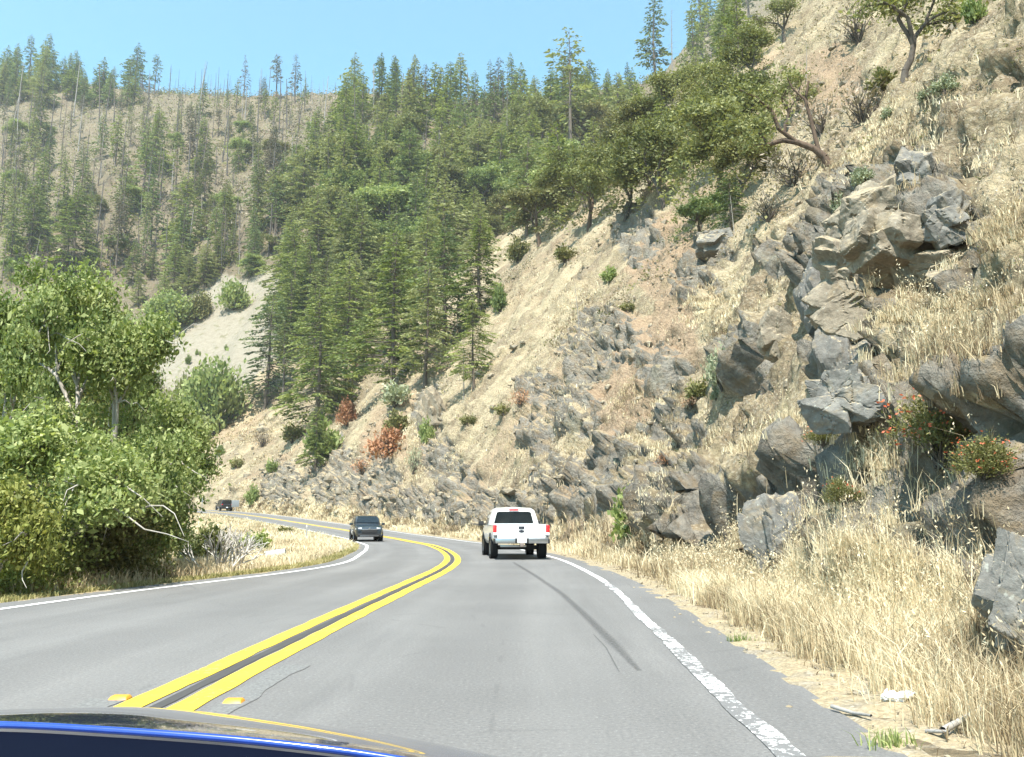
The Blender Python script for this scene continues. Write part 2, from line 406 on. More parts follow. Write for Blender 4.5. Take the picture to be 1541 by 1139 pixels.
front = (Pg[:, 1] > 150)
SCREE = [(300, 515, 80, 80), (345, 480, 60, 60), (340, 580, 60, 90), (240, 535, 48, 20), (372, 585, 34, 60), (385, 520, 30, 70), (400, 440, 25, 35)]
scree = np.where(front, blob(gpx, gpy, SCREE, .8), 0)
fr = np.where(front, sstep(.25, .6, fbm(Pg * .05, 81, 4)) * .5, 0)
straw_ = np.where((lat < 0) & (Pg[:, 1] < 175), 1.0, 0.0)
_, ge, gv = cells(Pg[front] * .16, 83)
Pg[front, 2] += gv * 1.1 * (1 - scree[front]) + .8 * fbm(Pg[front] * .22, 85, 3)
me = np_mesh('ground', Pg, quads=grid_quads(len(azs), len(rr))[:, ::-1], attrs={'rock': fr * .8, 'soil': fr * 0, 'scree': scree, 'straw': straw_})
GROUND = tag(np_obj('ground', me, M_LAND), kind='structure')

# ------------------------------------------------------------------ the road
def ribbon(name, s0, s1, ds, o0, o1, lift, mat, cols=2, jit=0.0, seed=0):
    """a strip of the road surface between two lateral offsets (functions of the station)"""
    s = np.arange(s0, s1, ds); u = np.linspace(0, 1, cols)
    a, b = o0(s), o1(s)
    if jit:
        a = a + jit * fbm(np.stack([s * 2.3, s * 0, s * 0], -1), seed, 3); b = b + jit * fbm(np.stack([s * 2.3, s * 0 + 9, s * 0], -1), seed, 3)
    off = a[:, None] * (1 - u) + b[:, None] * u
    x = road_at(s, RC[:, 0])[:, None] + road_at(s, RN[:, 0])[:, None] * off
    y = road_at(s, RC[:, 1])[:, None] + road_at(s, RN[:, 1])[:, None] * off
    z = np.broadcast_to(road_at(s, RZ)[:, None] + lift, x.shape)
    me = np_mesh(name, np.stack([x, y, z], -1).reshape(-1, 3), quads=grid_quads(len(s), cols)[:, ::-1],
                 attrs={'lat': off.ravel(), 'sta': np.broadcast_to(s[:, None], off.shape).ravel(), 'edge': np.broadcast_to(np.minimum(u, 1 - u)[None, :], off.shape).ravel()})
    return np_obj(name, me, mat)
of = lambda arr, d=0.0: (lambda s: road_at(s, arr) + d)
kc = lambda d: (lambda s: np.full(len(s), d))
t = NT('worn_asphalt'); v = t.coord()
lat_ = t.attr('lat'); sta_ = t.attr('sta')
comb = t.node('ShaderNodeCombineXYZ'); t.put(comb.inputs[0], t.math('MULTIPLY', lat_, 1.6)); t.put(comb.inputs[1], t.math('MULTIPLY', sta_, .10))
streak = t.noise(1.0, comb.outputs[0], 5, .6)
big = t.noise(.35, v, 5, .6); fine = t.noise(38, v, 4, .85); mid = t.noise(7, v, 5, .7)
col = t.ramp(t.math('ADD', t.math('MULTIPLY', streak, .55), t.math('MULTIPLY', big, .45)), [(.30, (.126, .125, .122)), (.50, (.162, .160, .156)), (.70, (.202, .199, .193))])
col = t.mix(t.math('MULTIPLY', t.ramp(fine, [(.38, 1), (.50, 0)]), .50), col, (.075, .077, .08))
col = t.mix(t.math('MULTIPLY', t.ramp(fine, [(.56, 0), (.68, 1)]), .50), col, (.37, .365, .355))
col = t.mix(t.math('MULTIPLY', t.ramp(mid, [(.55, 0), (.75, 1)]), .16), col, (.09, .09, .092))
crk = t.voro(.55, t.coord((1, .6, 1)), 'DISTANCE_TO_EDGE'); wob = t.noise(1.2, v, 3)
crack = t.math('MULTIPLY', t.ramp(crk, [(.004, 1), (.011, 0)]), t.ramp(wob, [(.50, 0), (.58, 1)])); col = t.mix(t.math('MULTIPLY', crack, .18), col, (.05, .05, .052))
wheel_ = t.math('ABSOLUTE', t.math('SUBTRACT', t.math('ABSOLUTE', t.math('SUBTRACT', t.math('ABSOLUTE', lat_), 1.75)), .85)); col = t.mix(t.math('MULTIPLY', t.ramp(wheel_, [(.1, 1), (.5, 0)]), .14), col, (.27, .268, .262))
oil = t.math('ABSOLUTE', t.math('SUBTRACT', t.math('ABSOLUTE', lat_), 1.75)); col = t.mix(t.math('MULTIPLY', t.math('MULTIPLY', t.ramp(oil, [(.1, 1), (.6, 0)]), t.ramp(streak, [(.4, 0), (.6, 1)])), .22), col, (.09, .09, .092))
brush = t.noise(1.0, t.coord((.8, .09, 1)), 5, .7)
col = t.mix(t.math('MULTIPLY', t.ramp(brush, [(.57, 0), (.66, 1)]), .18), col, (.085, .085, .09))
t.bump(t.math('ADD', fine, t.math('MULTIPLY', mid, .4)), .35, .012)
M_ASPHALT = t.done(col, .86, .28)
ROAD = tag(ribbon('road', 2, 330, .5, of(OFF_EL), of(OFF_ER), .0, M_ASPHALT, 25, .0), kind='structure')

def paint(name, col, worn, scale=9):
    t = NT(name); v = t.coord()
    n = t.noise(scale, v, 6, .75); n2 = t.noise(1.3, v, 3)
    c = t.mix(t.math('MULTIPLY', t.ramp(t.noise(3.5, v, 6, .8), [(.35, 1), (.65, 0)]), .38), col, tuple(x * .45 + .06 for x in col)); c = t.mix(t.math('MULTIPLY', n, .35), c, tuple(x * .78 for x in col))
    chip = t.math('ADD', n, t.math('MULTIPLY', t.math('SUBTRACT', n2, .5), .5))
    c = t.mix(t.ramp(chip, [(worn, 1), (worn + .05, 0)]), c, (.165, .165, .165))
    return t.done(c, .75, .3)
M_YEL = paint('yellow_road_paint', (.80, .545, .05), .33, 16); M_WHT = paint('white_road_paint', (.80, .80, .79), .30)
M_WORN = paint('worn_white_road_paint', (.80, .80, .79), .50, 17)
L1, L2 = -.27, .08
for a, b, g in ((-.32, -.13, 1), (.03, .225, 2)):
    o = tag(ribbon('yellow_line', 2, 330, .2, kc(a), kc(b), .006, M_YEL, 3, .012, 91 + g), kind='structure')
M_TARSEAM = plain('tar_seam', (.07, .068, .066), .7, .3)
tag(ribbon('tar_seam', 2, 130, .2, kc(-.10), kc(0.0), .005, M_TARSEAM, 2, .012, 97), kind='structure')
tag(ribbon('white_edge_line', 2, 330, .2, of(OFF_WL, -.06), of(OFF_WL, .09), .006, M_WHT, 3, .008, 93), kind='structure')
tag(ribbon('white_edge_line', 2, 78, .1, of(OFF_WR, -.07), of(OFF_WR, .07), .006, M_WORN, 4, .02, 95), kind='structure')
tag(ribbon('white_edge_line', 78, 330, .2, of(OFF_WR, -.06), of(OFF_WR, .07), .006, M_WHT, 3, .01, 96), kind='structure')
# the black tyre mark curving down the near lane, and the pale grooved strips beside the centre line
t = NT('rubber_tyre_mark'); v = t.coord(); n = t.noise(30, v, 4, .8); e = t.attr('edge')
tr = t.node('ShaderNodeBsdfTransparent'); mixs = t.node('ShaderNodeMixShader')
fade = t.math('MULTIPLY', t.ramp(e, [(.0, 0), (.35, 1)]), t.ramp(n, [(.32, .25), (.62, .95)]))
t.done((.052, .052, .055), .8, .2); t.put(mixs.inputs[0], t.math('MULTIPLY', fade, .40)); t.l.new(tr.outputs[0], mixs.inputs[1]); t.l.new(t.bsdf.outputs[0], mixs.inputs[2]); t.l.new(mixs.outputs[0], t.out.inputs[0])
M_SKID = t.m
def px_path(pts, n, lift):
    W = []
    for p in pts:
        r = ray(*p); k = np.linspace(3, 80, 8000); X = k * r[0]; Y = k * r[1]; Z = EYE_Z + k * r[2]; i = np.argmax(Z < zr(Y)); W.append((X[i], Y[i]))
    W = np.array(W); seg = np.r_[0, np.cumsum(np.hypot(*np.diff(W, axis=0).T))]; q = np.linspace(0, seg[-1], n)
    return np.stack([np.interp(q, seg, W[:, 0]), np.interp(q, seg, W[:, 1]), zr(np.interp(q, seg, W[:, 1])) + lift], -1)
def path_strip(name, pts, w, lift, mat):
    Q = px_path(pts, 120, lift); kk = np.hanning(15); kk /= kk.sum()
    for a in range(2): Q[:, a] = np.convolve(np.pad(Q[:, a], 7, mode='reflect', reflect_type='odd'), kk, 'valid')
    T, _ = frames(Q[:, :2]); R = np.stack([T[:, 1], -T[:, 0], T[:, 0] * 0], -1)
    ww = np.interp(np.linspace(0, 1, 120), [0, .08, .92, 1], [.4, 1, 1, .6]) * w
    u = np.array([-.5, -.25, 0, .25, .5]); V = Q[:, None, :] + R[:, None, :] * (u[None, :, None] * ww[:, None, None])
    me = np_mesh(name, V.reshape(-1, 3), quads=grid_quads(120, 5), attrs={'edge': np.broadcast_to(.5 - abs(u), (120, 5)).ravel()})
    return np_obj(name, me, mat)
tag(path_strip('tyre_mark', [(962, 1010), (925, 970), (885, 930), (845, 893), (805, 866), (772, 846)], .15, .004, M_SKID), kind='structure')
tag(path_strip('tyre_mark', [(932, 1012), (912, 975), (893, 955)], .02, .004, M_SKID), kind='structure')
t = NT('grooved_asphalt'); f = t.noise(40, t.coord(), 3, .8); M_GROOVE = t.done(t.ramp(f, [(.35, (.12, .122, .12)), (.65, (.215, .218, .213))]), .9, .2)
for s0, s1, a, b in ((64.2, 66.2, -.62, -.36), (64.3, 67.6, .30, .50)):
    tag(ribbon('grooved_strip', s0, s1, .1, kc(a), kc(b), .004, M_GROOVE, 3, .03, 99), kind='structure')
# gravel shoulder beyond the asphalt
t = NT('gravel_shoulder'); v = t.coord(); g = t.voro(38, v, out='Color'); n = t.noise(3, v, 5)
sp = t.node('ShaderNodeSeparateColor'); t.l.new(g, sp.inputs[0])
col = t.ramp(sp.outputs[0], [(.0, (.13, .115, .095)), (.5, (.22, .20, .165)), (1, (.36, .34, .30))])
col = t.mix(t.ramp(n, [(.30, .25), (.52, .92)]), col, t.ramp(t.noise(22, v, 5, .8), [(.32, (.17, .135, .085)), (.52, (.33, .27, .17)), (.7, (.50, .42, .28))])); t.bump(t.voro(38, v), .5, .015)
M_GRAVEL = t.done(col, .95, .2)
def shoulder(name, s0, s1, side):
    s = np.arange(s0, s1, .12); u = np.linspace(-.25, 1.1, 14); sg = 1 if side > 0 else -1
    e = road_at(s, OFF_ER if side > 0 else OFF_EL); off = e[:, None] + sg * u[None, :]
    x = road_at(s, RC[:, 0])[:, None] + road_at(s, RN[:, 0])[:, None] * off; y = road_at(s, RC[:, 1])[:, None] + road_at(s, RN[:, 1])[:, None] * off
    z = land(x, y, False); z = np.where(u[None, :] < 0, road_at(s, RZ)[:, None] + .007, np.minimum(z, road_at(s, RZ)[:, None] + .5) + .012)
    n = fbm(np.stack([x, y, x * 0], -1) * 2.2, 101, 3)
    edge = u[None, :] + .20 * n                       # ragged inner edge: gravel spilled over the asphalt
    z = np.where((u[None, :] < 0) & (edge < -.02), z - .03, z); z = z + .03 * fbm(np.stack([x, y, x * 0], -1) * 6, 103, 2) * (u[None, :] > .1)
    me = np_mesh(name, np.stack([x, y, z], -1).reshape(-1, 3), quads=grid_quads(len(s), 14)[:, ::-1 if side > 0 else 1])
    return tag(np_obj(name, me, M_GRAVEL), kind='structure')
shoulder('gravel_shoulder', 30, 190, 1); shoulder('gravel_shoulder', 30, 190, -1)
# ------------------------------------------------------------------ standing things on the land
bpy.context.view_layer.update()
def cast(px, py, objs=(HILL, GROUND, ROAD)):
    """the point of the built land seen at a photo pixel"""
    d = ray(px, py); best = None
    for o in objs:
        ok, loc, nor, _ = o.ray_cast(Vector((0, 0, EYE_Z)), Vector(d).normalized())
        if ok and (best is None or loc.length < best[0].length): best = (loc.copy(), nor.copy())
    return best
def drop(x, y, objs=(HILL, GROUND)):
    best = None
    for o in objs:
        ok, loc, nor, _ = o.ray_cast(Vector((x, y, 900)), Vector((0, 0, -1)))
        if ok and (best is None or loc.z > best.z): best = loc.copy()
    return best
def depth(p): return p[1] * math.cos(PITCH) + (p[2] - EYE_Z) * math.sin(PITCH)

def leaf_material(name, dark, mid, light, trans=.22, tint=None, spread=.5):
    t = NT(name); sh = t.attr('shade')
    f = t.math('ADD', t.math('MULTIPLY', sh, 1 - spread * .6), t.math('MULTIPLY', t.orand(), spread * .6))
    col = t.ramp(f, [(.05, dark), (.5, mid), (.95, light)])
    if tint: col = t.mix(t.ramp(t.orand(), [(.55, 0), (1, .8)]), col, tint)
    t.done(col, .62, .35)
    tr = t.node('ShaderNodeBsdfTranslucent'); mx = t.node('ShaderNodeMixShader'); mx.inputs[0].default_value = trans
    t.put(tr.inputs[0], t.mix(1.0, col, (1.25, 1.3, .7), 'MULTIPLY'))
    t.l.new(t.bsdf.outputs[0], mx.inputs[1]); t.l.new(tr.outputs[0], mx.inputs[2]); t.l.new(mx.outputs[0], t.out.inputs[0])
    return t.m
M_CONIF = leaf_material('conifer_needles', (.065, .095, .032), (.195, .24, .075), (.38, .405, .15), .32, (.25, .26, .14))
M_CONIFD = leaf_material('dark_conifer_needles', (.048, .080, .040), (.14, .19, .078), (.28, .325, .14), .30)
M_CONIFY = leaf_material('yellow_green_needles', (.06, .08, .03), (.14, .165, .055), (.25, .26, .09), .25)
M_THIN = leaf_material('scorched_needles', (.060, .066, .042), (.135, .142, .088), (.22, .22, .14), .2, (.14, .115, .095))
M_OAK = leaf_material('oak_leaves', (.078, .092, .034), (.175, .192, .070), (.31, .315, .13), .28)
M_MAPLE = leaf_material('broad_leaves', (.085, .130, .045), (.215, .27, .092), (.45, .49, .22), .36)
M_MAPLEY = leaf_material('yellowing_leaves', (.09, .11, .025), (.22, .245, .06), (.38, .37, .11), .3)
M_SAGE = leaf_material('grey_green_leaves', (.16, .18, .11), (.30, .33, .21), (.46, .49, .34), .15)
M_RUST = leaf_material('rust_red_leaves', (.24, .115, .065), (.44, .225, .125), (.58, .36, .21), .2)
M_DRYB = leaf_material('dry_brown_twigs', (.12, .10, .08), (.26, .22, .17), (.42, .36, .275), .15)
M_OLIVE = leaf_material('olive_leaves', (.07, .075, .025), (.17, .17, .06), (.28, .26, .10), .2)
M_FLOWER = leaf_material('scarlet_petals', (.60, .10, .05), (.75, .17, .09), (.85, .30, .18), .3)
def bark(name, a, b, sc=3):
    t = NT(name); v = t.coord((1, 1, .25)); n = t.noise(sc, v, 6, .7)
    t.bump(n, .6, .05); return t.done(t.ramp(n, [(.32, a), (.68, b)]), .9, .15)
M_BARK = bark('fir_bark', (.085, .07, .058), (.19, .165, .14)); M_CHAR = bark('charred_wood', (.05, .048, .047), (.17, .155, .145))
M_SILVER = bark('silver_dead_wood', (.17, .16, .15), (.36, .34, .315)); M_PALE = bark('pale_bark', (.26, .24, .21), (.54, .51, .47))
M_MADR = bark('red_peeling_bark', (.06, .045, .036), (.16, .115, .085)); M_OAKB = bark('dark_oak_bark', (.055, .047, .04), (.15, .13, .11))

def tubes(segs, sides=6):
    """segs: list of (p0, p1, r0, r1) -> verts, quads"""
    n = len(segs); p0 = np.array([s[0] for s in segs], float); p1 = np.array([s[1] for s in segs], float)
    r = np.array([(s[2], s[3]) for s in segs], float)
    d = p1 - p0; L = np.linalg.norm(d, axis=1)[:, None] + 1e-9; d = d / L
    a = np.where(abs(d[:, 2:3]) > .9, np.array([[1., 0, 0]]), np.array([[0, 0, 1.]]))
    u = np.cross(d, a); u /= np.linalg.norm(u, axis=1)[:, None]; v = np.cross(d, u)
    th = np.arange(sides) * 2 * math.pi / sides
    ring = u[:, None, :] * np.cos(th)[None, :, None] + v[:, None, :] * np.sin(th)[None, :, None]
    A = p0[:, None, :] + ring * r[:, 0, None, None]; B = p1[:, None, :] + ring * r[:, 1, None, None]
    V = np.concatenate([A, B], 1).reshape(-1, 3)
    i = np.arange(sides); k = np.stack([i, (i + 1) % sides, (i + 1) % sides + sides, i + sides], -1)
    Q = (np.arange(n)[:, None, None] * 2 * sides + k[None]).reshape(-1, 4)
    return V, Q

def leaves_mesh(name, C, D, S, W, shade, up=None, rg=None, fold=0.0):
    """rhombus leaves or sprays: centre C, long axis D, length S, width W"""
    n = len(C); rg = rg or rs
    D = D / (np.linalg.norm(D, axis=1)[:, None] + 1e-9)
    R = rg.normal(size=(n, 3)) if up is None else up * .42 + rg.normal(size=(n, 3)) * .62
    w = np.cross(D, R); w /= np.linalg.norm(w, axis=1)[:, None] + 1e-9
    S = np.asarray(S).reshape(-1, 1) * np.ones((n, 1)); W = np.asarray(W).reshape(-1, 1) * np.ones((n, 1))
    a = C - D * S * .5; b = C + w * W * .5 - D * S * .06; c = C + D * S * .5; d = C - w * W * .5 - D * S * .06
    V = np.stack([a, b, c, d], 1).reshape(-1, 3)
    Q = np.arange(n * 4).reshape(n, 4)
    return np_mesh(name, V, quads=Q, smooth=False, attrs={'shade': np.repeat(np.clip(shade, 0, 1), 4)})

def conifer_meshes(seed, H=20., R=3.2, clear=.12, dens=1.0, open_=0.0, droop=.25, spray=.62, flat=.0, top=.0):
    g = np.random.RandomState(seed); segs = []; x = y = 0.0; nseg = 9
    bend = g.normal(size=2) * .012 * H
    def ax(h): f = h / H; return np.array([bend[0] * f * f + .1 * math.sin(f * 7 + seed), bend[1] * f * f, h])
    r0 = .0135 * H + .04
    hs = np.linspace(-.6, H * .985, nseg + 1)
    for a, b in zip(hs[:-1], hs[1:]):
        segs.append((ax(a), ax(b), r0 * (1 - max(a, 0) / H) + .012, r0 * (1 - max(b, 0) / H) + .012))
    C = []; Dv = []; S = []; W = []; SH = []
    h = clear * H
    while h < H * .995:
        f = (h - clear * H) / (H * (1 - clear)); prof = (1 - f) ** (.80 + top) * min(1, .45 + f * 4.5)
        nb = g.randint(4, 7) if f < .9 else 3
        a0 = g.uniform(0, 6.28); az0 = 0
        for b in range(nb):
            if g.uniform() < open_: continue
            az = a0 + b * 6.283 / nb + g.normal() * .35; az0 = az
            L = R * prof * g.uniform(.5, 1.1) * (1 + .28 * math.sin(az0 + h / H * 9 + seed) ) + .12
            el = g.normal() * .10 + .25 * (f - .35) + .06
            p = ax(h); dirh = np.array([math.cos(az), math.sin(az), 0.])
            tip = p + dirh * L + np.array([0, 0, el * L - droop * L * .55])
            if L > .9 and g.uniform() < .7: segs.append((p, p + (tip - p) * .8, .012 * L + .012, .006))
            n = max(3, int(L * 6.0 * dens / (spray / .62)))
            t_ = np.sqrt(g.uniform(.10 if f > .3 else .28, 1.02, n))
            base = p + (tip - p) * t_[:, None]; base[:, 2] += -droop * L * .3 * (t_ ** 2) + .10 * L * t_ * (1 - t_)
            side = np.array([-dirh[1], dirh[0], 0.]); sw = g.uniform(-1, 1, n) * L * .26 * (1.1 - .55 * t_)
            pos = base + side * sw[:, None] + g.normal(size=(n, 3)) * .05 * spray + np.array([0, 0, -1]) * (abs(sw) * .25)[:, None]
            dd = dirh * 1.0 + side * np.sign(sw)[:, None] * g.uniform(.2, 1.1, (n, 1)) + np.array([0, 0, 1]) * g.normal(size=(n, 1)) * .22 - np.array([0, 0, .28])
            C.append(pos); Dv.append(dd); s = spray * g.uniform(.6, 1.25, n) * (.6 + .55 * prof); S.append(s); W.append(s * g.uniform(.34, .56, n))
            bs = g.uniform(.05, .85); SH.append(np.clip(bs + g.normal(size=n) * .17 + .22 * (t_ - .5), 0, 1))
        h += (H / 46.) * g.uniform(.7, 1.4) * (1.15 - .45 * f) / (.55 + .45 * dens)
    C = np.concatenate(C); Dv = np.concatenate(Dv); S = np.concatenate(S); W = np.concatenate(W); SH = np.concatenate(SH)
    up = np.zeros((len(C), 3)); up[:, 2] = 1
    cm = leaves_mesh('conifer_crown', C, Dv, S, W, SH, up, g)
    V, Q = tubes(segs, 6); tm = np_mesh('conifer_trunk', V, quads=Q)
    return tm, cm

def snag_mesh(seed, H=16., stubs=14, long=1.0, r=.012, tip=.3):
    g = np.random.RandomState(seed); segs = []; b = g.normal(size=2) * .02 * H
    ax = lambda h: np.array([b[0] * (h / H) ** 2, b[1] * (h / H) ** 2, h])
    hs = np.linspace(-.6, H, 8); r0 = r * H + .03
    for a, c in zip(hs[:-1], hs[1:]):
        segs.append((ax(a), ax(c), r0 * (1 - (1 - tip) * max(a, 0) / H), r0 * (1 - (1 - tip) * max(c, 0) / H)))
    for _ in range(stubs):
        h = H * g.uniform(.22, .98); f = h / H; L = long * g.uniform(.3, 1.3) * (1.25 - f) * H * .085; az = g.uniform(0, 6.28)
        p = ax(h); m = p + np.array([math.cos(az), math.sin(az), g.uniform(-.35, .25)]) * L * .55
        q = m + np.array([math.cos(az + g.normal() * .3), math.sin(az + g.normal() * .3), g.uniform(-.7, .3)]) * L * .5
        segs += [(p, m, .012 + .012 * L, .010 + .006 * L), (m, q, .010 + .006 * L, .006)]
    V, Q = tubes(segs, 5); return np_mesh('snag', V, quads=Q)

def branch_tree(seed, H, lean=(0, 0), levels=5, spread=.75, trunk=.22, r0=None, first=3):
    """a forking limb skeleton -> segments and twig ends"""
    g = np.random.RandomState(seed); segs = []; tips = []
    def grow(p, d, L, r, lev):
        n = 3; q = p
        for i in range(n):
            d2 = d + g.normal(size=3) * .16; d2[2] += .05; d2 /= np.linalg.norm(d2)
            nx_ = q + d2 * L / n; ra = r * (1 - .3 * i / n); rb = r * (1 - .3 * (i + 1) / n)
            segs.append((q, nx_, ra, rb)); q = nx_; d = d2
            if lev >= levels - 1: tips.append((q, d, lev))
            elif lev >= levels - 2 and i > 0: tips.append((q, d, lev))
        if lev >= levels: return
        k = g.randint(2, 4) if lev else first
        for c in range(k):
            ax_ = g.normal(size=3); ax_ -= d * ax_.dot(d); ax_ /= np.linalg.norm(ax_) + 1e-9
            nd = d * math.cos(spread * g.uniform(.5, 1.1)) + ax_ * math.sin(spread * g.uniform(.6, 1.2)); nd[2] += .10
            nd /= np.linalg.norm(nd); grow(q, nd, L * g.uniform(.62, .86), r * .64, lev + 1)
    d0 = np.array([lean[0], lean[1], 1.0]); d0 /= np.linalg.norm(d0)
    grow(np.array([0, 0, -.25]), d0, H * trunk * 1.6, r0 or H * .028, 0)
    return segs, tips
def broadleaf_meshes(seed, H, nleaf=9000, leaf=.22, lean=(0, 0), spread=.75, levels=4, clump=.55, squash=(1, 1), trunk=.2, r0=None, bare=0.0, first=3, skirt=0, horiz=0.0):
    segs, tips = branch_tree(seed, H, lean, levels, spread, trunk, r0, first); g = np.random.RandomState(seed + 5)
    zmax = max(t_[0][2] for t_ in tips); k = H / zmax
    sc = np.array([squash[0], squash[1], 1.0]) * k
    segs = [(a * sc, b * sc, c * k, d * k) for a, b, c, d in segs]
    T = np.array([t_[0] * sc for t_ in tips]); Td = np.array([t_[1] for t_ in tips])
    if bare: T = T[g.uniform(size=len(T)) > bare]
    if skirt:
        a = g.uniform(0, 6.28, skirt); rr_ = np.sqrt(g.uniform(.05, 1, skirt)) * H * .42 * squash[0]
        T = np.concatenate([T, np.stack([np.cos(a) * rr_, np.sin(a) * rr_, g.uniform(.03, .55, skirt) * H], -1)])
    w = g.uniform(.4, 1.6, len(T)); idx = g.choice(len(T), nleaf, p=w / w.sum())
    csz = clump * g.uniform(.6, 1.35, len(T))
    off = g.normal(size=(nleaf, 3)) * csz[idx][:, None] * np.array([1, 1, .62])
    C = T[idx] + off
    cs = g.uniform(.02, .92, len(T)); sh = cs[idx] + g.normal(size=nleaf) * .14
    D = g.normal(size=(nleaf, 3)); D[:, 2] = D[:, 2] * (1 - horiz) * .8 - .25
    S = leaf * g.gamma(7, 1 / 7., nleaf)
    up = np.zeros((nleaf, 3)); up[:, 2] = .8
    cm = leaves_mesh('leaf_crown', C, D, S, S * g.uniform(.34, .66, nleaf), sh, up, g)
    V, Q = tubes(segs, 6); return np_mesh('limbs', V, quads=Q), cm
def bush_meshes(seed, w=1.0, h=1.0, nleaf=900, leaf=.12, stems=9, clumps=14, thin=1.0, ell=.5):
    g = np.random.RandomState(seed); a = g.uniform(0, 6.28, clumps); r = np.sqrt(g.uniform(0, 1, clumps)) * .40 * w
    T = np.stack([np.cos(a) * r, np.sin(a) * r, h * g.uniform(.22, .88, clumps) * (1 - .45 * (r / (.42 * w)) ** 2)], -1)
    idx = g.randint(0, clumps, nleaf); C = T[idx] + g.normal(size=(nleaf, 3)) * np.array([w, w, h]) * .115 * thin
    C[:, 2] = np.abs(C[:, 2]); cs = g.uniform(.15, .8, clumps)
    D = (C - np.array([0, 0, -.2 * h])); D = D / np.linalg.norm(D, axis=1)[:, None] + g.normal(size=(nleaf, 3)) * .6
    S = leaf * g.uniform(.6, 1.4, nleaf)
    cm = leaves_mesh('bush_leaves', C, D, S, S * ell * g.uniform(.7, 1.3, nleaf), cs[idx] + g.normal(size=nleaf) * .15, None, g)
    segs = []
    for k_ in range(stems):
        t_ = T[k_ % clumps]; m = t_ * np.array([.45, .45, .55]) + g.normal(size=3) * .05 * w
        segs += [(np.array([0, 0, -.12 * h]) + g.normal(size=3) * .02 * w, m, .018 * w, .012 * w), (m, t_, .012 * w, .005 * w)]
    V, Q = tubes(segs, 5); return np_mesh('bush_stems', V, quads=Q), cm

def grow_tree(name, meshes, mats, loc, scale, rz, label, cat, group=None, tilt=0.0, sxy=1.0):
    """one tree as a thing: an Empty at its foot with trunk and crown"""
    e = empty(name, loc, rz); e.scale = (scale * sxy, scale * sxy, scale); e.rotation_euler.x = tilt
    tag(e, label, cat, group)
    for nm, me, mt in zip(('trunk', 'crown'), meshes, mats):
        o = bpy.data.objects.new(nm, me)
        if not me.materials: me.materials.append(mt)
        o.parent = e; COL.objects.link(o)
        if me.materials[0] != mt:
            o.material_slots[0].link = 'OBJECT'; o.material_slots[0].material = mt
    return e
# ---- prototypes (all 20 m tall, scaled where they stand)
CON = [conifer_meshes(101, R=4.6, clear=.08, top=-.1), conifer_meshes(102, R=4.0, clear=.14, open_=.08, top=-.25), conifer_meshes(103, R=5.2, clear=.05, droop=.32, top=-.05),
       conifer_meshes(104, R=3.4, clear=.2, open_=.12, top=-.3), conifer_meshes(105, R=4.3, clear=.06, dens=1.15, top=.05), conifer_meshes(106, R=3.6, clear=.42, open_=.25, top=-.4, dens=.8)]
CONHI = [conifer_meshes(111, R=5.6, clear=.07, dens=1.5, spray=.48, droop=.3, top=-.15), conifer_meshes(112, R=5.0, clear=.12, dens=1.45, spray=.46, droop=.36, open_=.06, top=-.3), conifer_meshes(113, R=6.2, clear=.04, dens=1.5, spray=.50, droop=.28, top=-.1)]
CONTHIN = [conifer_meshes(121, R=3.0, clear=.28, open_=.30, dens=.75, top=-.2), conifer_meshes(122, R=2.8, clear=.40, open_=.25, dens=.8, top=-.45), conifer_meshes(123, R=3.3, clear=.2, open_=.4, dens=.6, top=-.2)]
SNAG = [snag_mesh(131 + i, 16, st, lg, .0085, tp) for i, (st, lg, tp) in enumerate([(6, .6, .35), (16, .9, .25), (30, 1.15, .12), (3, .4, .5), (44, 1.3, .1)])]
def stand(px, py, objs=(HILL, GROUND)):
    c = cast(px, py, objs); return None if c is None else c[0]
def conifer(px, py, hpx, proto, mat, label, group=None, name='conifer_tree', sxy=1.0, trunk=None):
    p = stand(px, py)
    if p is None: return None
    s = hpx * depth(p) / FPX / 20.0
    return grow_tree(name, proto, (trunk or M_BARK, mat), p, s, rnd.uniform(0, 6.28), label, 'conifer', group, 0, sxy)
def in_poly(x, y, P):
    c = False; n = len(P)
    for i in range(n):
        (x1, y1), (x2, y2) = P[i], P[i - 1]
        if (y1 > y) != (y2 > y) and x < (x2 - x1) * (y - y1) / (y2 - y1) + x1: c = not c
    return c
def scatter(P, n, dmin, seed):
    g = random.Random(seed); out = []; xs = [p[0] for p in P]; ys = [p[1] for p in P]; tries = 0
    while len(out) < n and tries < n * 60:
        tries += 1; x, y = g.uniform(min(xs), max(xs)), g.uniform(min(ys), max(ys))
        if in_poly(x, y, P) and all((x - a) ** 2 + ((y - b) * 1.6) ** 2 > dmin ** 2 for a, b in out): out.append((x, y))
    return sorted(out, key=lambda q: q[1])

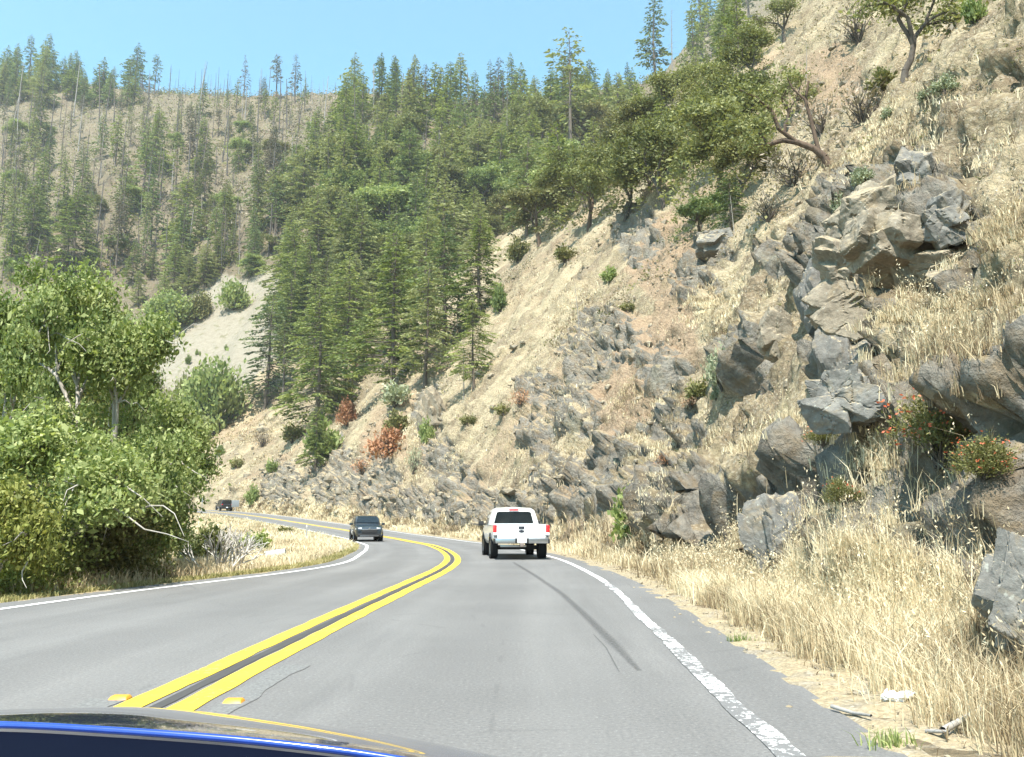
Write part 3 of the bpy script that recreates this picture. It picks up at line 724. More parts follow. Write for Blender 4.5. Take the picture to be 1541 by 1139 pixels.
# ---- conifers that the photo singles out
for px, py, h, pr, mt, lab in [
    (860, 290, 275, CON[5], M_CONIF, 'tallest conifer standing well above the forest with a bare lower trunk'),
    (400, 612, 180, CONHI[1], M_CONIFD, 'dark leaning conifer at the lower tip of the forest beside the pale scree'),
    (425, 610, 135, CONTHIN[1], M_CONIFY, 'thin yellow green conifer with bare lower trunk beside the pale scree'),
    (478, 640, 215, CONHI[0], M_CONIF, 'broad green conifer at the forest front above the grassy spur'),
    (520, 590, 215, CONHI[2], M_CONIF, 'large spreading conifer in the front row over the reddish shrubs'),
    (590, 585, 250, CONHI[0], M_CONIF, 'widest conifer of the front row, its crown reaching down to the rock cut'),
    (640, 578, 190, CONHI[1], M_CONIF, 'drooping conifer in the front row left of the silver dead branches'),
    (712, 585, 150, CONHI[1], M_CONIF, 'sparse light green conifer on the rock cut ending the front row'),
    (668, 520, 200, CONHI[2], M_CONIFD, 'dark full conifer just behind the front row beside the open slope'),
    (720, 480, 170, CONHI[0], M_CONIF, 'mid green conifer on the crest where the forest meets the open slope'),
    (107, 415, 148, CONHI[2], M_CONIF, 'shapely young conifer on the burnt hillside above the leafy trees'),
    (278, 382, 130, CONHI[0], M_CONIF, 'dense dark conifer low on the burnt hillside near a fallen log'),
    (410, 345, 100, CONHI[1], M_CONIF, 'full green conifer on the burnt hillside at the left edge of the forest'),
    (215, 300, 125, CON[0], M_CONIFD, 'blue green conifer in the middle of the burnt hillside'),
    (232, 146, 70, CONTHIN[1], M_CONIFD, 'lone ridge conifer with a bare lower trunk left of the row of burnt trunks'),
    (367, 148, 70, CONTHIN[2], M_THIN, 'lone scorched conifer on the skyline between two gaps of sky'),
    (415, 152, 78, CONTHIN[1], M_THIN, 'left one of the tall scorched conifers clustered on the ridge'),
    (443, 156, 82, CONTHIN[0], M_THIN, 'right one of the tall scorched conifers clustered on the ridge'),
    (570, 160, 84, CONTHIN[1], M_CONIFD, 'slim skyline conifer with a tufted top at the left end of the forest ridge'),
    (592, 165, 90, CON[3], M_CONIFD, 'narrow dark skyline conifer next to the slim tufted one'),
    (985, 118, 150, CON[1], M_CONIFD, 'tall dark conifer on the crest rising to the top of the frame'),
    (1092, 95, 130, CON[0], M_CONIFD, 'dense conifer above the oaks at the top of the frame'),
    (1045, 110, 110, CON[2], M_CONIF, 'bushy conifer between the crest and the oaks under the top of the frame'),
    (945, 165, 78, CON[4], M_CONIFD, 'short pointed conifer on the skyline left of the crest tree'),
    (1100, 352, 110, CONHI[1], M_CONIFD, 'leaning drooping conifer overhanging the dark hollow below the oaks'),
    (475, 705, 95, CONHI[0], M_CONIF, 'small conifer growing down the spur between the bluish rocks'),
]: conifer(px, py, h, pr, mt, lab, sxy=1.15 if pr in CONHI else 1.0)

# ---- the rest of the forest, row by row
def band(P, n, dmin, seed, hf, protos, mats, label, group, sxy=(.95, 1.45)):
    g = random.Random(seed)
    for x, y in scatter(P, n, dmin, seed):
        conifer(x, y, hf(x, y) * g.uniform(.58, 1.25), g.choice(protos), g.choice(mats), label, group, sxy=g.uniform(*sxy))
GM = [M_CONIF, M_CONIF, M_CONIF, M_CONIFD]
band([(520, 165), (960, 150), (960, 190), (520, 205)], 44, 10, 1, lambda x, y: 80, CON[:5] + [CONTHIN[0]], [M_CONIF, M_CONIFD, M_CONIFD, M_CONIF, M_THIN], 'conifer of the uneven row along the skyline of the dense forest', 'conifers along the forest skyline')
band([(480, 205), (980, 190), (950, 250), (850, 300), (460, 300)], 58, 19, 2, lambda x, y: 100, CON[:5], GM, 'green conifer packed into the upper half of the dense forest', 'conifers in the upper forest')
band([(430, 300), (880, 300), (800, 360), (740, 410), (640, 450), (430, 460)], 50, 22, 3, lambda x, y: 130, CON[:5] + CONHI, GM, 'green conifer in the lower half of the dense forest behind the front row', 'conifers in the lower forest')
band([(425, 460), (640, 440), (640, 560), (540, 570), (440, 600)], 22, 20, 4, lambda x, y: 150, CONHI, [M_CONIF, M_CONIF, M_CONIFY], 'bright green conifer filling the gaps of the front row above the rock cut', 'conifers in the front row')
band([(0, 108), (205, 132), (205, 165), (0, 160)], 46, 6, 5, lambda x, y: 66, CON[:5], [M_CONIF, M_CONIFD], 'surviving green conifer in the clump on the left end of the ridge', 'conifers on the left ridge')
band([(0, 195), (180, 215), (480, 232), (470, 330), (400, 420), (0, 430)], 78, 21, 6, lambda x, y: 70 + (y - 170) * .16, CON[:5] + CONTHIN + CONHI[:1], [M_CONIF, M_CONIFD, M_THIN, M_CONIFY, M_CONIF], 'scattered half burnt conifer on the open left hillside', 'scattered conifers on the burnt hillside', (.75, 1.15))
band([(180, 415), (330, 405), (310, 480), (200, 500)], 9, 20, 7, lambda x, y: 80, CONHI, [M_CONIF], 'young bright conifer in the thicket above the pale scree', 'young conifers above the scree')
band([(880, 180), (1000, 130), (1010, 230), (900, 280)], 9, 24, 8, lambda x, y: 90, CON[:4], [M_CONIF, M_CONIFD], 'conifer on the crest among the oaks at the right end of the forest', 'conifers among the crest oaks')

band([(0, 165), (180, 168), (510, 165), (480, 240), (180, 225), (0, 205)], 46, 15, 9, lambda x, y: 50, CONTHIN + [CON[3]], [M_THIN, M_THIN, M_CONIF, M_CONIFD], 'thin scorched conifer just below the skyline of the burnt hillside', 'thin conifers below the burnt ridge', (.8, 1.2))

band([(1010, 70), (1120, 15), (1160, 90), (1050, 150)], 13, 17, 10, lambda x, y: 105, CON[:5], [M_CONIFD, M_CONIF], 'dark conifer in the group at the top of the frame above the oaks', 'conifers above the oaks', (1.0, 1.4))

# ---- burnt and dead trunks
def snag(px, py, hpx, me, mat, label, group=None, tilt=0.0, name='dead_tree', thick=1.0):
    p = stand(px, py)
    if p is None: return
    s = hpx * depth(p) / FPX / 16.0
    o = bpy.data.objects.new(name, me); o.location = p; o.scale = (s * thick, s * thick, s); o.rotation_euler = (tilt * .3, tilt, rnd.uniform(0, 6.28))
    if not me.materials: me.materials.append(mat)
    link(o); tag(o, label, 'dead tree', group)
    if me.materials[0] != mat: o.material_slots[0].link = 'OBJECT'; o.material_slots[0].material = mat
for x, y, h, m, mt, lab, tl in [
    (765, 318, 100, SNAG[4], M_SILVER, 'silver dead conifer with bare drooping branches in a gap of the forest', 0), (782, 312, 78, SNAG[1], M_SILVER, 'thin grey dead trunk just right of the silver dead conifer', 0),
    (640, 245, 92, SNAG[2], M_CHAR, 'dark dead trunk with stubs in the upper middle of the forest', 0), (686, 218, 40, SNAG[0], M_CHAR, 'short blackened trunk next to a rusty patch of forest', 0),
    (714, 372, 75, SNAG[0], M_SILVER, 'pale upright dead trunk at the foot of the forest above the open slope', 0), (684, 382, 60, SNAG[1], M_CHAR, 'dark upright dead trunk at the foot of the forest above the open slope', 0),
    (872, 500, 78, SNAG[1], M_SILVER, 'weathered silver stick of a dead tree standing on the open rock slope', -.06), (1012, 120, 120, SNAG[4], M_SILVER, 'pale feathery dead tree on the crest at the right end of the sky', 0),
    (698, 600, 90, SNAG[4], M_SILVER, 'silvery dead conifer with tangled limbs on the rock cut at the forest front', 0), (1105, 352, 60, SNAG[0], M_PALE, 'short grey broken trunk under the leaning conifer', -.1),
    (1213, 125, 70, SNAG[1], M_SILVER, 'broken grey stump with a few limbs high on the bare slope', .1)]:
    snag(x, y, h, m, mt, lab, None, tl)
def snags(P, n, dmin, seed, lo, hi, label, group, thick=1.0):
    g = random.Random(seed)
    for x, y in scatter(P, n, dmin, seed): snag(x, y, g.uniform(lo, hi), g.choice(SNAG), g.choice([M_CHAR, M_CHAR, M_SILVER, M_BARK]), label, group, g.gauss(0, .045), thick=thick)
snags([(200, 138), (320, 142), (320, 152), (200, 150)], 30, 3, 11, 24, 52, 'thin burnt trunk in the row on the ridge right of the lone conifer', 'burnt trunks in the left ridge row', 1.1)
snags([(320, 145), (520, 146), (520, 158), (320, 155)], 48, 3, 12, 10, 52, 'thin burnt trunk on the ridge around the tall scorched conifers', 'burnt trunks on the middle ridge', 1.1)
snags([(0, 165), (500, 165), (470, 320), (390, 420), (0, 430)], 150, 10, 13, 45, 105, 'burnt leafless trunk standing on the open left hillside', 'burnt trunks on the left hillside', 1.15)
snags([(520, 180), (930, 170), (800, 330), (480, 330)], 22, 28, 14, 60, 110, 'grey dead trunk between the live conifers of the dense forest', 'dead trunks in the forest', 1.1)
for x, y, L, a, lab in ((345, 372, 60, .55, 'fallen burnt log lying across the lower left hillside'), (130, 345, 40, -.4, 'fallen trunk lying on the burnt hillside left of the young conifer')):
    p = stand(x, y); s = L * depth(p) / FPX / 16.0
    o = np_obj('fallen_log', snag_mesh(150 + x, 16, 8, .8, .014, .4), M_CHAR); o.location = p + Vector((0, -1, .5)); o.scale = (s, s, s); o.rotation_euler = (.45, 1.35, a); tag(o, lab, 'fallen log')
M_OAKL = leaf_material('light_oak_leaves', (.085, .10, .04), (.20, .215, .085), (.36, .365, .16), .28)
M_SILVERP = bark('bleached_bough', (.40, .38, .35), (.62, .60, .56))
# ------------------------------------------------------------------ broadleaf trees
OAKP = [broadleaf_meshes(201, 8, 14000, .25, (0, 0), .7, 5, .46, (.95, .95), .12, .13, skirt=34), broadleaf_meshes(202, 8, 13000, .25, (.25, 0), .72, 5, .44, (1.0, .95), .11, .12, skirt=30),
        broadleaf_meshes(203, 8, 14000, .24, (-.3, .1), .66, 5, .46, (.95, 1.0), .12, .12, skirt=38), broadleaf_meshes(204, 8, 3800, .24, (.1, 0), .7, 4, .42, (1.0, 1.0), .2, bare=.35)]
def oak(px, py, hpx, pr, mat, bk, label, group=None, wide=1.0, name='oak_tree', cat='oak', rz=None, tilt=0.0):
    p = stand(px, py); s = hpx * depth(p) / FPX / 8.0
    return grow_tree(name, pr, (bk, mat), p, s, rnd.uniform(0, 6.28) if rz is None else rz, label, cat, group, tilt, wide)
for x, y, h, k, mt, bk, lab, wd in [
    (1075, 320, 165, 0, M_OAK, M_OAKB, 'largest round olive oak on the slope above the dark hollow', 1.15), (1000, 305, 130, 1, M_OAK, M_OAKB, 'spreading oak on the crest left of the largest oak', 1.2),
    (940, 325, 120, 2, M_OAK, M_OAKB, 'rounded oak at the top of the bare pale slope', 1.2), (885, 345, 110, 1, M_OAK, M_MADR, 'low spreading oak where the forest meets the open slope', 1.25),
    (812, 365, 90, 0, M_OLIVE, M_MADR, 'small umbrella shaped madrone with curving red limbs at the slope top', 1.3), (1128, 215, 120, 2, M_OAK, M_OAKB, 'yellowish oak just above the largest oak', 1.1),
    (1180, 195, 95, 3, M_OAK, M_MADR, 'thin crowned oak left of the curved leaning trunk', 1.1), (1015, 190, 95, 0, M_OAK, M_OAKB, 'oak in shade beside the pale dead tree on the crest', 1.2),
    (1140, 120, 85, 1, M_OAK, M_OAKB, 'small oak below the conifers at the top of the frame', 1.2), (1180, 60, 80, 3, M_OAK, M_OAKB, 'sparse oak high on the bare slope near the top of the frame', 1.2),
    (1360, 118, 185, 3, M_OAK, M_OAKB, 'leaning dark trunked oak with thin grey foliage high on the right slope', 1.2), (945, 250, 90, 2, M_OLIVE, M_OAKB, 'yellow green oak between the conifers and the crest', 1.3),
    (1050, 365, 70, 1, M_CONIFD, M_OAKB, 'dark low tree hanging over the hollow in the slope', 1.5), (905, 240, 85, 0, M_OAK, M_OAKB, 'round oak in front of the forest under the tallest conifer', 1.1),
    (1035, 250, 110, 2, M_OAK, M_OAKB, 'dense oak filling the gap between the spreading and the largest oak', 1.2), (1110, 300, 100, 1, M_OLIVE, M_OAKB, 'yellow green oak at the right side of the largest oak', 1.2), (970, 235, 90, 0, M_OAK, M_OAKB, 'dark oak high on the crest below the pale dead tree', 1.2), (1075, 165, 80, 2, M_OAK, M_OAKB, 'oak on the slope under the bushy conifer', 1.2),
    (1095, 250, 105, 0, M_OAK, M_OAKB, 'dense oak left of the curved leaning trunk, under the yellowish oak', 1.2), (1050, 215, 95, 1, M_OLIVE, M_OAKB, 'pale olive oak above the dense oak in the gap', 1.2), (980, 275, 95, 2, M_OAK, M_OAKB, 'leafy oak overlapping the left side of the largest oak', 1.2), (860, 325, 80, 2, M_OLIVE, M_OAKB, 'olive tree between the low spreading oak and the umbrella madrone', 1.3), (1120, 255, 80, 2, M_OAK, M_OAKB, 'small oak touching the curved leaning trunk from the left', 1.2),
    (770, 345, 70, 2, M_OAK, M_MADR, 'bushy madrone beside the silver dead conifer', 1.2), 
    (705, 300, 50, 1, M_OLIVE, M_OAKB, 'low olive broadleaf tree under the dark dead trunk in the forest', 1.2)]:
    oak(x, y + 3, h * 1.0, OAKP[k], {M_OAK: (M_OAK, M_OAKL, M_OLIVE)[int(x) % 3]}.get(mt, mt), bk, lab, wide=wd * .98)
# rounded broadleaf trees mixed into the forest and over the burnt hillside
g5 = random.Random(77)
for P_, n_, dm, lo_, hi_, lab, grp in (([(470, 260), (940, 230), (900, 320), (760, 380), (640, 470), (460, 470)], 34, 30, 50, 105, 'round olive broadleaf tree mixed in among the forest conifers', 'broadleaf trees in the forest'),
                       ([(0, 200), (480, 200), (450, 340), (380, 430), (0, 430)], 26, 28, 20, 42, 'low round green broadleaf tree on the open left hillside', 'broadleaf trees on the burnt hillside')):
    for x, y in scatter(P_, n_, dm, n_): oak(x, y, g5.uniform(lo_, hi_), OAKP[g5.choice((0, 1, 2))], g5.choice((M_OAK, M_OLIVE, M_MAPLE)), M_OAKB, lab, grp, g5.uniform(1.0, 1.4))
# curved leaning madrone trunk on the right slope
p = stand(1246, 250); sc = depth(p) / FPX
def limb(pts, r):
    return [(np.array(a), np.array(b), r * (1 - .75 * i / len(pts)), r * (1 - .75 * (i + 1) / len(pts))) for i, (a, b) in enumerate(zip(pts[:-1], pts[1:]))]
main = [(0, 0, -.4), (-4, 0, 14), (-18, 4, 30), (-42, 8, 42), (-62, 10, 46), (-84, 12, 40), (-105, 14, 42)]
b1 = [(-42, 8, 42), (-70, 4, 62), (-80, 2, 92), (-104, 0, 112), (-128, 0, 124)]; b2 = [(-12, 2, 26), (-18, 6, 70), (-26, 6, 110), (-20, 4, 140)]; b3 = [(-26, 6, 110), (-44, 8, 130), (-52, 8, 150)]; b4 = [(-84, 12, 40), (-100, 12, 62)]
V, Q = tubes([(a * sc, b * sc, c * sc, d * sc) for L, r in ((main, 6.5), (b1, 3.6), (b2, 3.6), (b3, 1.8), (b4, 2.2)) for a, b, c, d in limb(L, r)], 7)
e = tag(empty('madrone_tree', p), 'bent leaning madrone with a curved dark trunk and pale bare limbs', 'madrone')
np_obj('trunk', np_mesh('trunk', V, quads=Q), M_MADR, e)
g = np.random.RandomState(33); tips = np.array([(-128, 0, 124), (-104, 0, 112), (-105, 14, 45), (-80, 2, 92), (-52, 8, 150), (-95, 10, 70)]) * sc
i = g.randint(0, len(tips), 1500); C = tips[i] + g.normal(size=(1500, 3)) * np.array([16, 14, 9]) * sc
np_obj('crown', leaves_mesh('crown', C, g.normal(size=(1500, 3)), 5.5 * sc, 3.2 * sc, g.uniform(0, 1, 1500), None, g), M_OAK, e)

# ---- the leafy trees by the left verge
def leafy(px, py, top, width, seed, mat, label, nleaf=30000, leaf=.16, skirt=40, lean=(0, 0), clump=.5, dist=None, levels=5, spread=.72):
    """foot at a photo pixel (or at a distance along it), top at photo row `top`, crown about `width` px wide"""
    p = stand(px, py, (GROUND,)) if dist is None else None
    if p is None:
        r = ray(px, py); x, y = r[0] / r[1] * dist, dist; p = drop(x, y)
    r = ray(px, top); H = (EYE_Z + r[2] / r[1] * p.y) - p.z
    wm = width * depth(p) / FPX
    ms = broadleaf_meshes(seed, H, nleaf, leaf, lean, spread, levels, clump, (1, 1), .16, H * .020, skirt=0)
    lm, cm = ms; co = np.zeros(len(cm.vertices) * 3, np.float32); cm.vertices.foreach_get('co', co); co = co.reshape(-1, 3)
    k = wm / (np.percentile(co[:, 0], 97) - np.percentile(co[:, 0], 3))
    # low skirt of leaves so that the crown reaches the ground as in a roadside thicket
    g = np.random.RandomState(seed + 9); ns = int(nleaf * .34); nc = skirt; a = g.uniform(0, 6.28, nc); rr_ = np.sqrt(g.uniform(.02, 1, nc)) * .5 * wm / k
    T = np.stack([np.cos(a) * rr_, np.sin(a) * rr_, g.uniform(.02, .62, nc) * H], -1); ii = g.randint(0, nc, ns)
    C = T[ii] + g.normal(size=(ns, 3)) * clump * 1.1 * np.array([1.25, 1.25, .5]); C[:, 2] = np.abs(C[:, 2]) + .05
    cs = g.uniform(.02, .92, nc); S = leaf * g.uniform(.6, 1.3, ns); up = np.zeros((ns, 3)); up[:, 2] = .8
    D = g.normal(size=(ns, 3)); D[:, 2] = D[:, 2] * .7 - .25
    sm = leaves_mesh('low_leaves', C, D, S, S * .6, cs[ii] + g.normal(size=ns) * .14, up, g)
    e = tag(empty('leafy_tree', p, 0), label, 'broadleaf tree'); e.scale = (k, k, 1)
    Vt = np.zeros(len(lm.vertices) * 3, np.float32); lm.vertices.foreach_get('co', Vt); Vt = Vt.reshape(-1, 3).astype(float); rad_ = np.hypot(Vt[:, 0], Vt[:, 1])
    far_ = Vt[(rad_ > np.percentile(rad_, 55)) & (Vt[:, 1] < .2 * wm / k) & (Vt[:, 2] < H * .93)]
    sg = []
    for _ in range(int(nleaf / 4200)):                   # bare pale boughs that show between the leaves
        q0 = far_[g.randint(0, len(far_))]; dq = np.array([q0[0], q0[1], 0.]); dq = dq / (np.linalg.norm(dq) + 1e-6) * wm / k * .04 + g.normal(size=3) * np.array([.18, .12, .08]); dq[1] -= .08
        for _k in range(4):
            q1 = q0 + dq + g.normal(size=3) * .10 - np.array([0, 0, .05 * _k]); sg.append((q0, q1, .024 - .005 * _k, .019 - .005 * _k)); q0 = q1
    Vb, Qb = tubes(sg, 6); nv = len(lm.vertices); Vl = np.zeros(nv * 3, np.float32); lm.vertices.foreach_get('co', Vl); Ql = np.zeros(len(lm.loops), np.int32); lm.loops.foreach_get('vertex_index', Ql)
    lm = np_mesh('limbs', np.concatenate([Vl.reshape(-1, 3), Vb]), quads=np.concatenate([Ql.reshape(-1, 4), Qb + nv]))
    np_obj('trunk', lm, M_PALE, e); np_obj('crown', cm, mat, e); np_obj('low_foliage', sm, mat, e)
    return e
leafy(85, 875, 408, 270, 301, M_MAPLE, 'tallest leafy tree by the left verge, its crown the highest of the thicket', 52000, .13, 46, (.05, 0), .32, 20.5)
leafy(-70, 890, 440, 250, 302, M_MAPLE, 'leafy tree cut off by the left frame edge beside the tallest one', 34000, .13, 40, (0, 0), .30, 17.5)
leafy(140, 860, 500, 165, 303, M_MAPLE, 'leafy tree behind the tallest one, its crown reaching toward the pale scree', 34000, .15, 40, (.1, 0), .34, 27)
leafy(186, 862, 600, 100, 304, M_MAPLE, 'smaller leafy tree ending the roadside thicket', 24000, .13, 40, (.15, 0), .28, 24)
leafy(40, 885, 640, 190, 305, M_MAPLE, 'bushy low tree in front of the tallest one at the edge of the road', 34000, .10, 54, (0, 0), .26, 16.4)
leafy(150, 876, 720, 120, 306, M_OLIVE, 'olive green bushy tree in front of the thicket near the verge', 22000, .095, 44, (0, 0), .26, 18.8)
leafy(5, 885, 735, 100, 307, M_MAPLEY, 'yellowing bush low at the left frame edge by the verge', 10000, .10, 26, (0, 0), .22, 14.9, 4)
leafy(120, 800, 580, 190, 309, M_OAK, 'wide dark tree filling the back of the roadside thicket', 24000, .22, 50, (0, 0), .5, 36)
leafy(-20, 800, 500, 220, 310, M_OAK, 'dark tree at the back of the thicket by the left frame edge', 18000, .22, 44, (0, 0), .5, 34)
leafy(215, 772, 650, 80, 308, M_OAK, 'shaded leafy tree beside the far bend, behind the thicket', 9000, .22, 26, (0, 0), .45, 60, 4)

# ------------------------------------------------------------------ shrubs, each where the photo shows it
BUSH = [bush_meshes(401, 1, 1, 1100, .15), bush_meshes(402, 1, 1, 800, .15, 12, 10), bush_meshes(403, 1, 1, 1400, .12, 9, 20), bush_meshes(404, 1, 1, 420, .12, 26, 26, 1.3, .25)]
BUSHF2 = bush_meshes(406, 1, 1, 3600, .075, 10, 40, .9, .6)
BUSHF = bush_meshes(405, 1, 1, 5200, .06, 22, 34, .9, .34)
def bush(px, py, wpx, hpx, k, mat, label, group=None, stem=None, name='shrub', cat='shrub', objs=(HILL, GROUND)):
    p = stand(px, py, objs)
    if p is None: return
    m = depth(p) / FPX; pr = k if isinstance(k, tuple) else BUSH[k]; e = tag(empty(name, p, rnd.uniform(0, 6.28)), label, cat, group); e.scale = (wpx * m, wpx * m, hpx * m * 1.1)
    for nm, me, mt in (('stems', pr[0], stem or M_OAKB), ('foliage', pr[1], mat)):
        o = bpy.data.objects.new(nm, me)
        if not me.materials: me.materials.append(mt)
        o.parent = e; COL.objects.link(o)
        if me.materials[0] != mt: o.material_slots[0].link = 'OBJECT'; o.material_slots[0].material = mt
    return e
for x, y, w_, h_, k, mt, lab in [
    (580, 690, 62, 46, 2, M_RUST, 'brightest rust orange shrub on the rock cut below the front conifers'), (596, 650, 38, 30, 0, M_OLIVE, 'olive shrub directly above the brightest orange shrub'),
    (536, 552, 30, 26, 3, M_RUST, 'small dusty red shrub at the foot of the front row conifers'), (522, 640, 30, 38, 2, M_RUST, 'reddish shrub left of the brightest orange one'),
    (545, 712, 40, 26, 3, M_RUST, 'low brownish red shrub below the brightest orange one'), (641, 668, 24, 36, 0, M_MAPLE, 'narrow green shrub right of the orange shrub on the rock cut'),
    (623, 712, 24, 44, 3, M_SAGE, 'upright grey green shrub above the grassy corner by the road'), (510, 612, 44, 44, 1, M_OLIVE, 'olive and red shrub under the front conifers on the spur'),
    (482, 690, 54, 56, 0, M_MAPLE, 'leafy green shrub on the edge of the bluish rocks'), (595, 612, 50, 40, 1, M_SAGE, 'dull grey green shrub under the widest front conifer'),
    (320, 655, 92, 118, BUSHF2, M_MAPLE, 'dense green rounded tree at the foot of the pale scree beyond the thicket'), (287, 640, 60, 90, BUSHF2, M_OAK, 'darker rounded tree at the left of the dense green one under the scree'), (255, 500, 74, 62, BUSHF2, M_MAPLE, 'broad green shrub at the upper left edge of the pale scree'), (296, 482, 40, 46, BUSHF2, M_OLIVE, 'smaller green shrub on the upper edge of the pale scree'),
    (352, 466, 44, 44, 2, M_MAPLE, 'rounded green shrub at the top tip of the pale scree'), (380, 760, 20, 28, 0, M_MAPLE, 'small bright bush at the foot of the spur behind the far bend'), (330, 686, 15, 16, 2, M_MAPLE, 'round green bush alone on the grassy spur'),
    (408, 712, 20, 22, 1, M_MAPLE, 'small green bush on the lower spur above the bluish rock'), (357, 705, 18, 18, 1, M_OLIVE, 'grey olive bush in the middle of the grassy spur'),
    (395, 672, 30, 26, 3, M_DRYB, 'leafless brown bush on the upper spur'), (440, 665, 40, 30, 1, M_OLIVE, 'dry olive bush on the spur under the front conifers'),
    (283, 548, 9, 14, 0, M_MAPLE, 'larger of the little bushes alone on the pale scree'), (296, 534, 6, 8, 0, M_MAPLE, 'smaller of the little bushes alone on the pale scree'), (340, 527, 6, 8, 0, M_MAPLE, 'little bush at the right side of the pale scree'),
    (1086, 580, 42, 56, 2, M_SAGE, 'pale green shrub on a dark stalk in the middle of the right slope'), (1078, 602, 20, 18, 0, M_SAGE, 'small grey shrub just below the pale green one'),
    (1052, 600, 42, 30, 1, M_OLIVE, 'flat olive shrub left of the pale green one'), (1040, 612, 26, 20, 3, M_RUST, 'small red shrub beside the flat olive one'),
    (918, 425, 24, 24, 0, M_MAPLE, 'yellow green bush on the upper bare slope beside the dark rock'), (783, 610, 30, 28, 3, M_RUST, 'thin red shrub on the slope above the pickup'),
    (760, 625, 26, 20, 1, M_OLIVE, 'olive tuft left of the thin red shrub'), (1302, 278, 34, 28, 2, M_SAGE, 'sage shrub on the lip left of the big dark outcrop'),
    (1347, 335, 34, 36, 2, M_SAGE, 'sage shrub in the middle of the big outcrop'), (1264, 322, 28, 30, 0, M_SAGE, 'whitish shrub at the upper left corner of the big outcrop'),
    (1422, 138, 38, 26, 2, M_SAGE, 'larger grey sage shrub high on the right slope'), (1395, 152, 24, 20, 2, M_SAGE, 'whitish sage shrub left of the larger one'), (1336, 180, 22, 20, 1, M_SAGE, 'small sage shrub at the foot of the brush on the upper slope'),
    (1466, 35, 34, 46, 0, M_MAPLE, 'dark green bush at the top right of the slope'), (1330, 140, 50, 36, 0, M_OLIVE, 'green bush at the foot of the leaning oak'),
    (1195, 280, 100, 70, 3, M_DRYB, 'leafless grey thicket under the curved leaning trunk'), (1300, 185, 90, 70, 3, M_DRYB, 'grey twiggy thicket left of the sage shrubs'), (1235, 200, 80, 60, 3, M_DRYB, 'thin bare thicket behind the curved leaning trunk'),
    (1290, 60, 80, 60, 3, M_DRYB, 'bare grey brush near the top of the right slope'), (1155, 330, 60, 50, 3, M_DRYB, 'dead brush right of the dark hollow'), (945, 470, 20, 18, 1, M_OLIVE, 'olive tuft above the blue grey rock of the bare slope'),
    (850, 395, 40, 26, 1, M_OLIVE, 'olive bush at the top of the bare pale slope'), (780, 395, 36, 36, 0, M_OLIVE, 'light green bush at the foot of the umbrella madrone'), (752, 470, 26, 40, 0, M_MAPLE, 'green bush on the crest left of the bare slope'),
    (1000, 700, 26, 22, 3, M_RUST, 'faint red shrub on the rocks above the leafy roadside plant'), (705, 640, 22, 18, 1, M_OLIVE, 'low olive tuft on the pale rock cut'), (1400, 470, 40, 26, 3, M_DRYB, 'dry brush right of the big outcrop')]:
    bush(x, y, w_, h_, k, mt, lab)
bush(945, 812, 46, 68, bush_meshes(411, 1, 1, 520, .17, 14, 16, 1.1, .7), M_MAPLE, 'bright leafy green plant in the dry grass beside the road', name='roadside_plant', cat='plant', stem=M_OLIVE)
bush(380, 832, 60, 34, 1, M_MAPLE, 'low green shrub in the dip behind the white dead shrub', objs=(GROUND,)); bush(312, 850, 84, 56, 2, M_OAK, 'green bush at the foot of the white dead shrub', objs=(GROUND,))
bush(232, 872, 24, 20, 0, M_MAPLEY, 'small yellow flowering weed at the left verge', name='weed', cat='weed', objs=(GROUND,))
bush(430, 805, 26, 14, 1, M_OLIVE, 'flat green patch of shrub by the far verge', objs=(GROUND,))
# white dead shrub: bare forking stems
segs = []
for k_ in range(9):
    sg, _ = branch_tree(420 + k_, 1.0, (rnd.uniform(-.8, .8), rnd.uniform(-.4, .4)), 3, .45, .26, .03); segs += sg
V, Q = tubes(segs, 5); p = stand(338, 862, (GROUND,)); m = depth(p) / FPX
o = np_obj('dead_shrub', np_mesh('dead_shrub', V, quads=Q), M_SILVERP); o.location = p; o.scale = (82 * m, 82 * m, 78 * m); tag(o, 'white leafless dead shrub with forking stems beside the left verge', 'dead shrub')
# scarlet flowered plants on the near slope
def flowering(px, py, wpx, hpx, seed, label, nf=70):
    e = bush(px, py, wpx, hpx, BUSHF, M_OLIVE, label, name='flowering_plant', cat='flowering plant'); g = np.random.RandomState(seed)
    a = g.uniform(0, 6.28, nf); r = np.sqrt(g.uniform(0, 1, nf)) * .55; C = np.stack([np.cos(a) * r, np.sin(a) * r, g.uniform(.25, 1.12, nf) * (1 - .4 * r)], -1)
    C = np.repeat(C, 3, 0) + g.normal(size=(nf * 3, 3)) * .018
    np_obj('flowers', leaves_mesh('flowers', C, g.normal(size=(nf * 3, 3)), .055, .030, g.uniform(0, 1, nf * 3), None, g), M_FLOWER, e)['kind'] = 'stuff'
flowering(1415, 690, 140, 100, 1, 'largest scarlet flowered plant on the near slope under the big outcrop', 110); flowering(1480, 720, 90, 60, 2, 'scarlet flowered plant at the right end of the flower patch', 60)
flowering(1270, 760, 55, 40, 3, 'small scarlet flowered plant on top of the grey roadside rock', 26); flowering(1240, 670, 60, 30, 4, 'sparse orange flowered plant left of the big flower patch', 30)

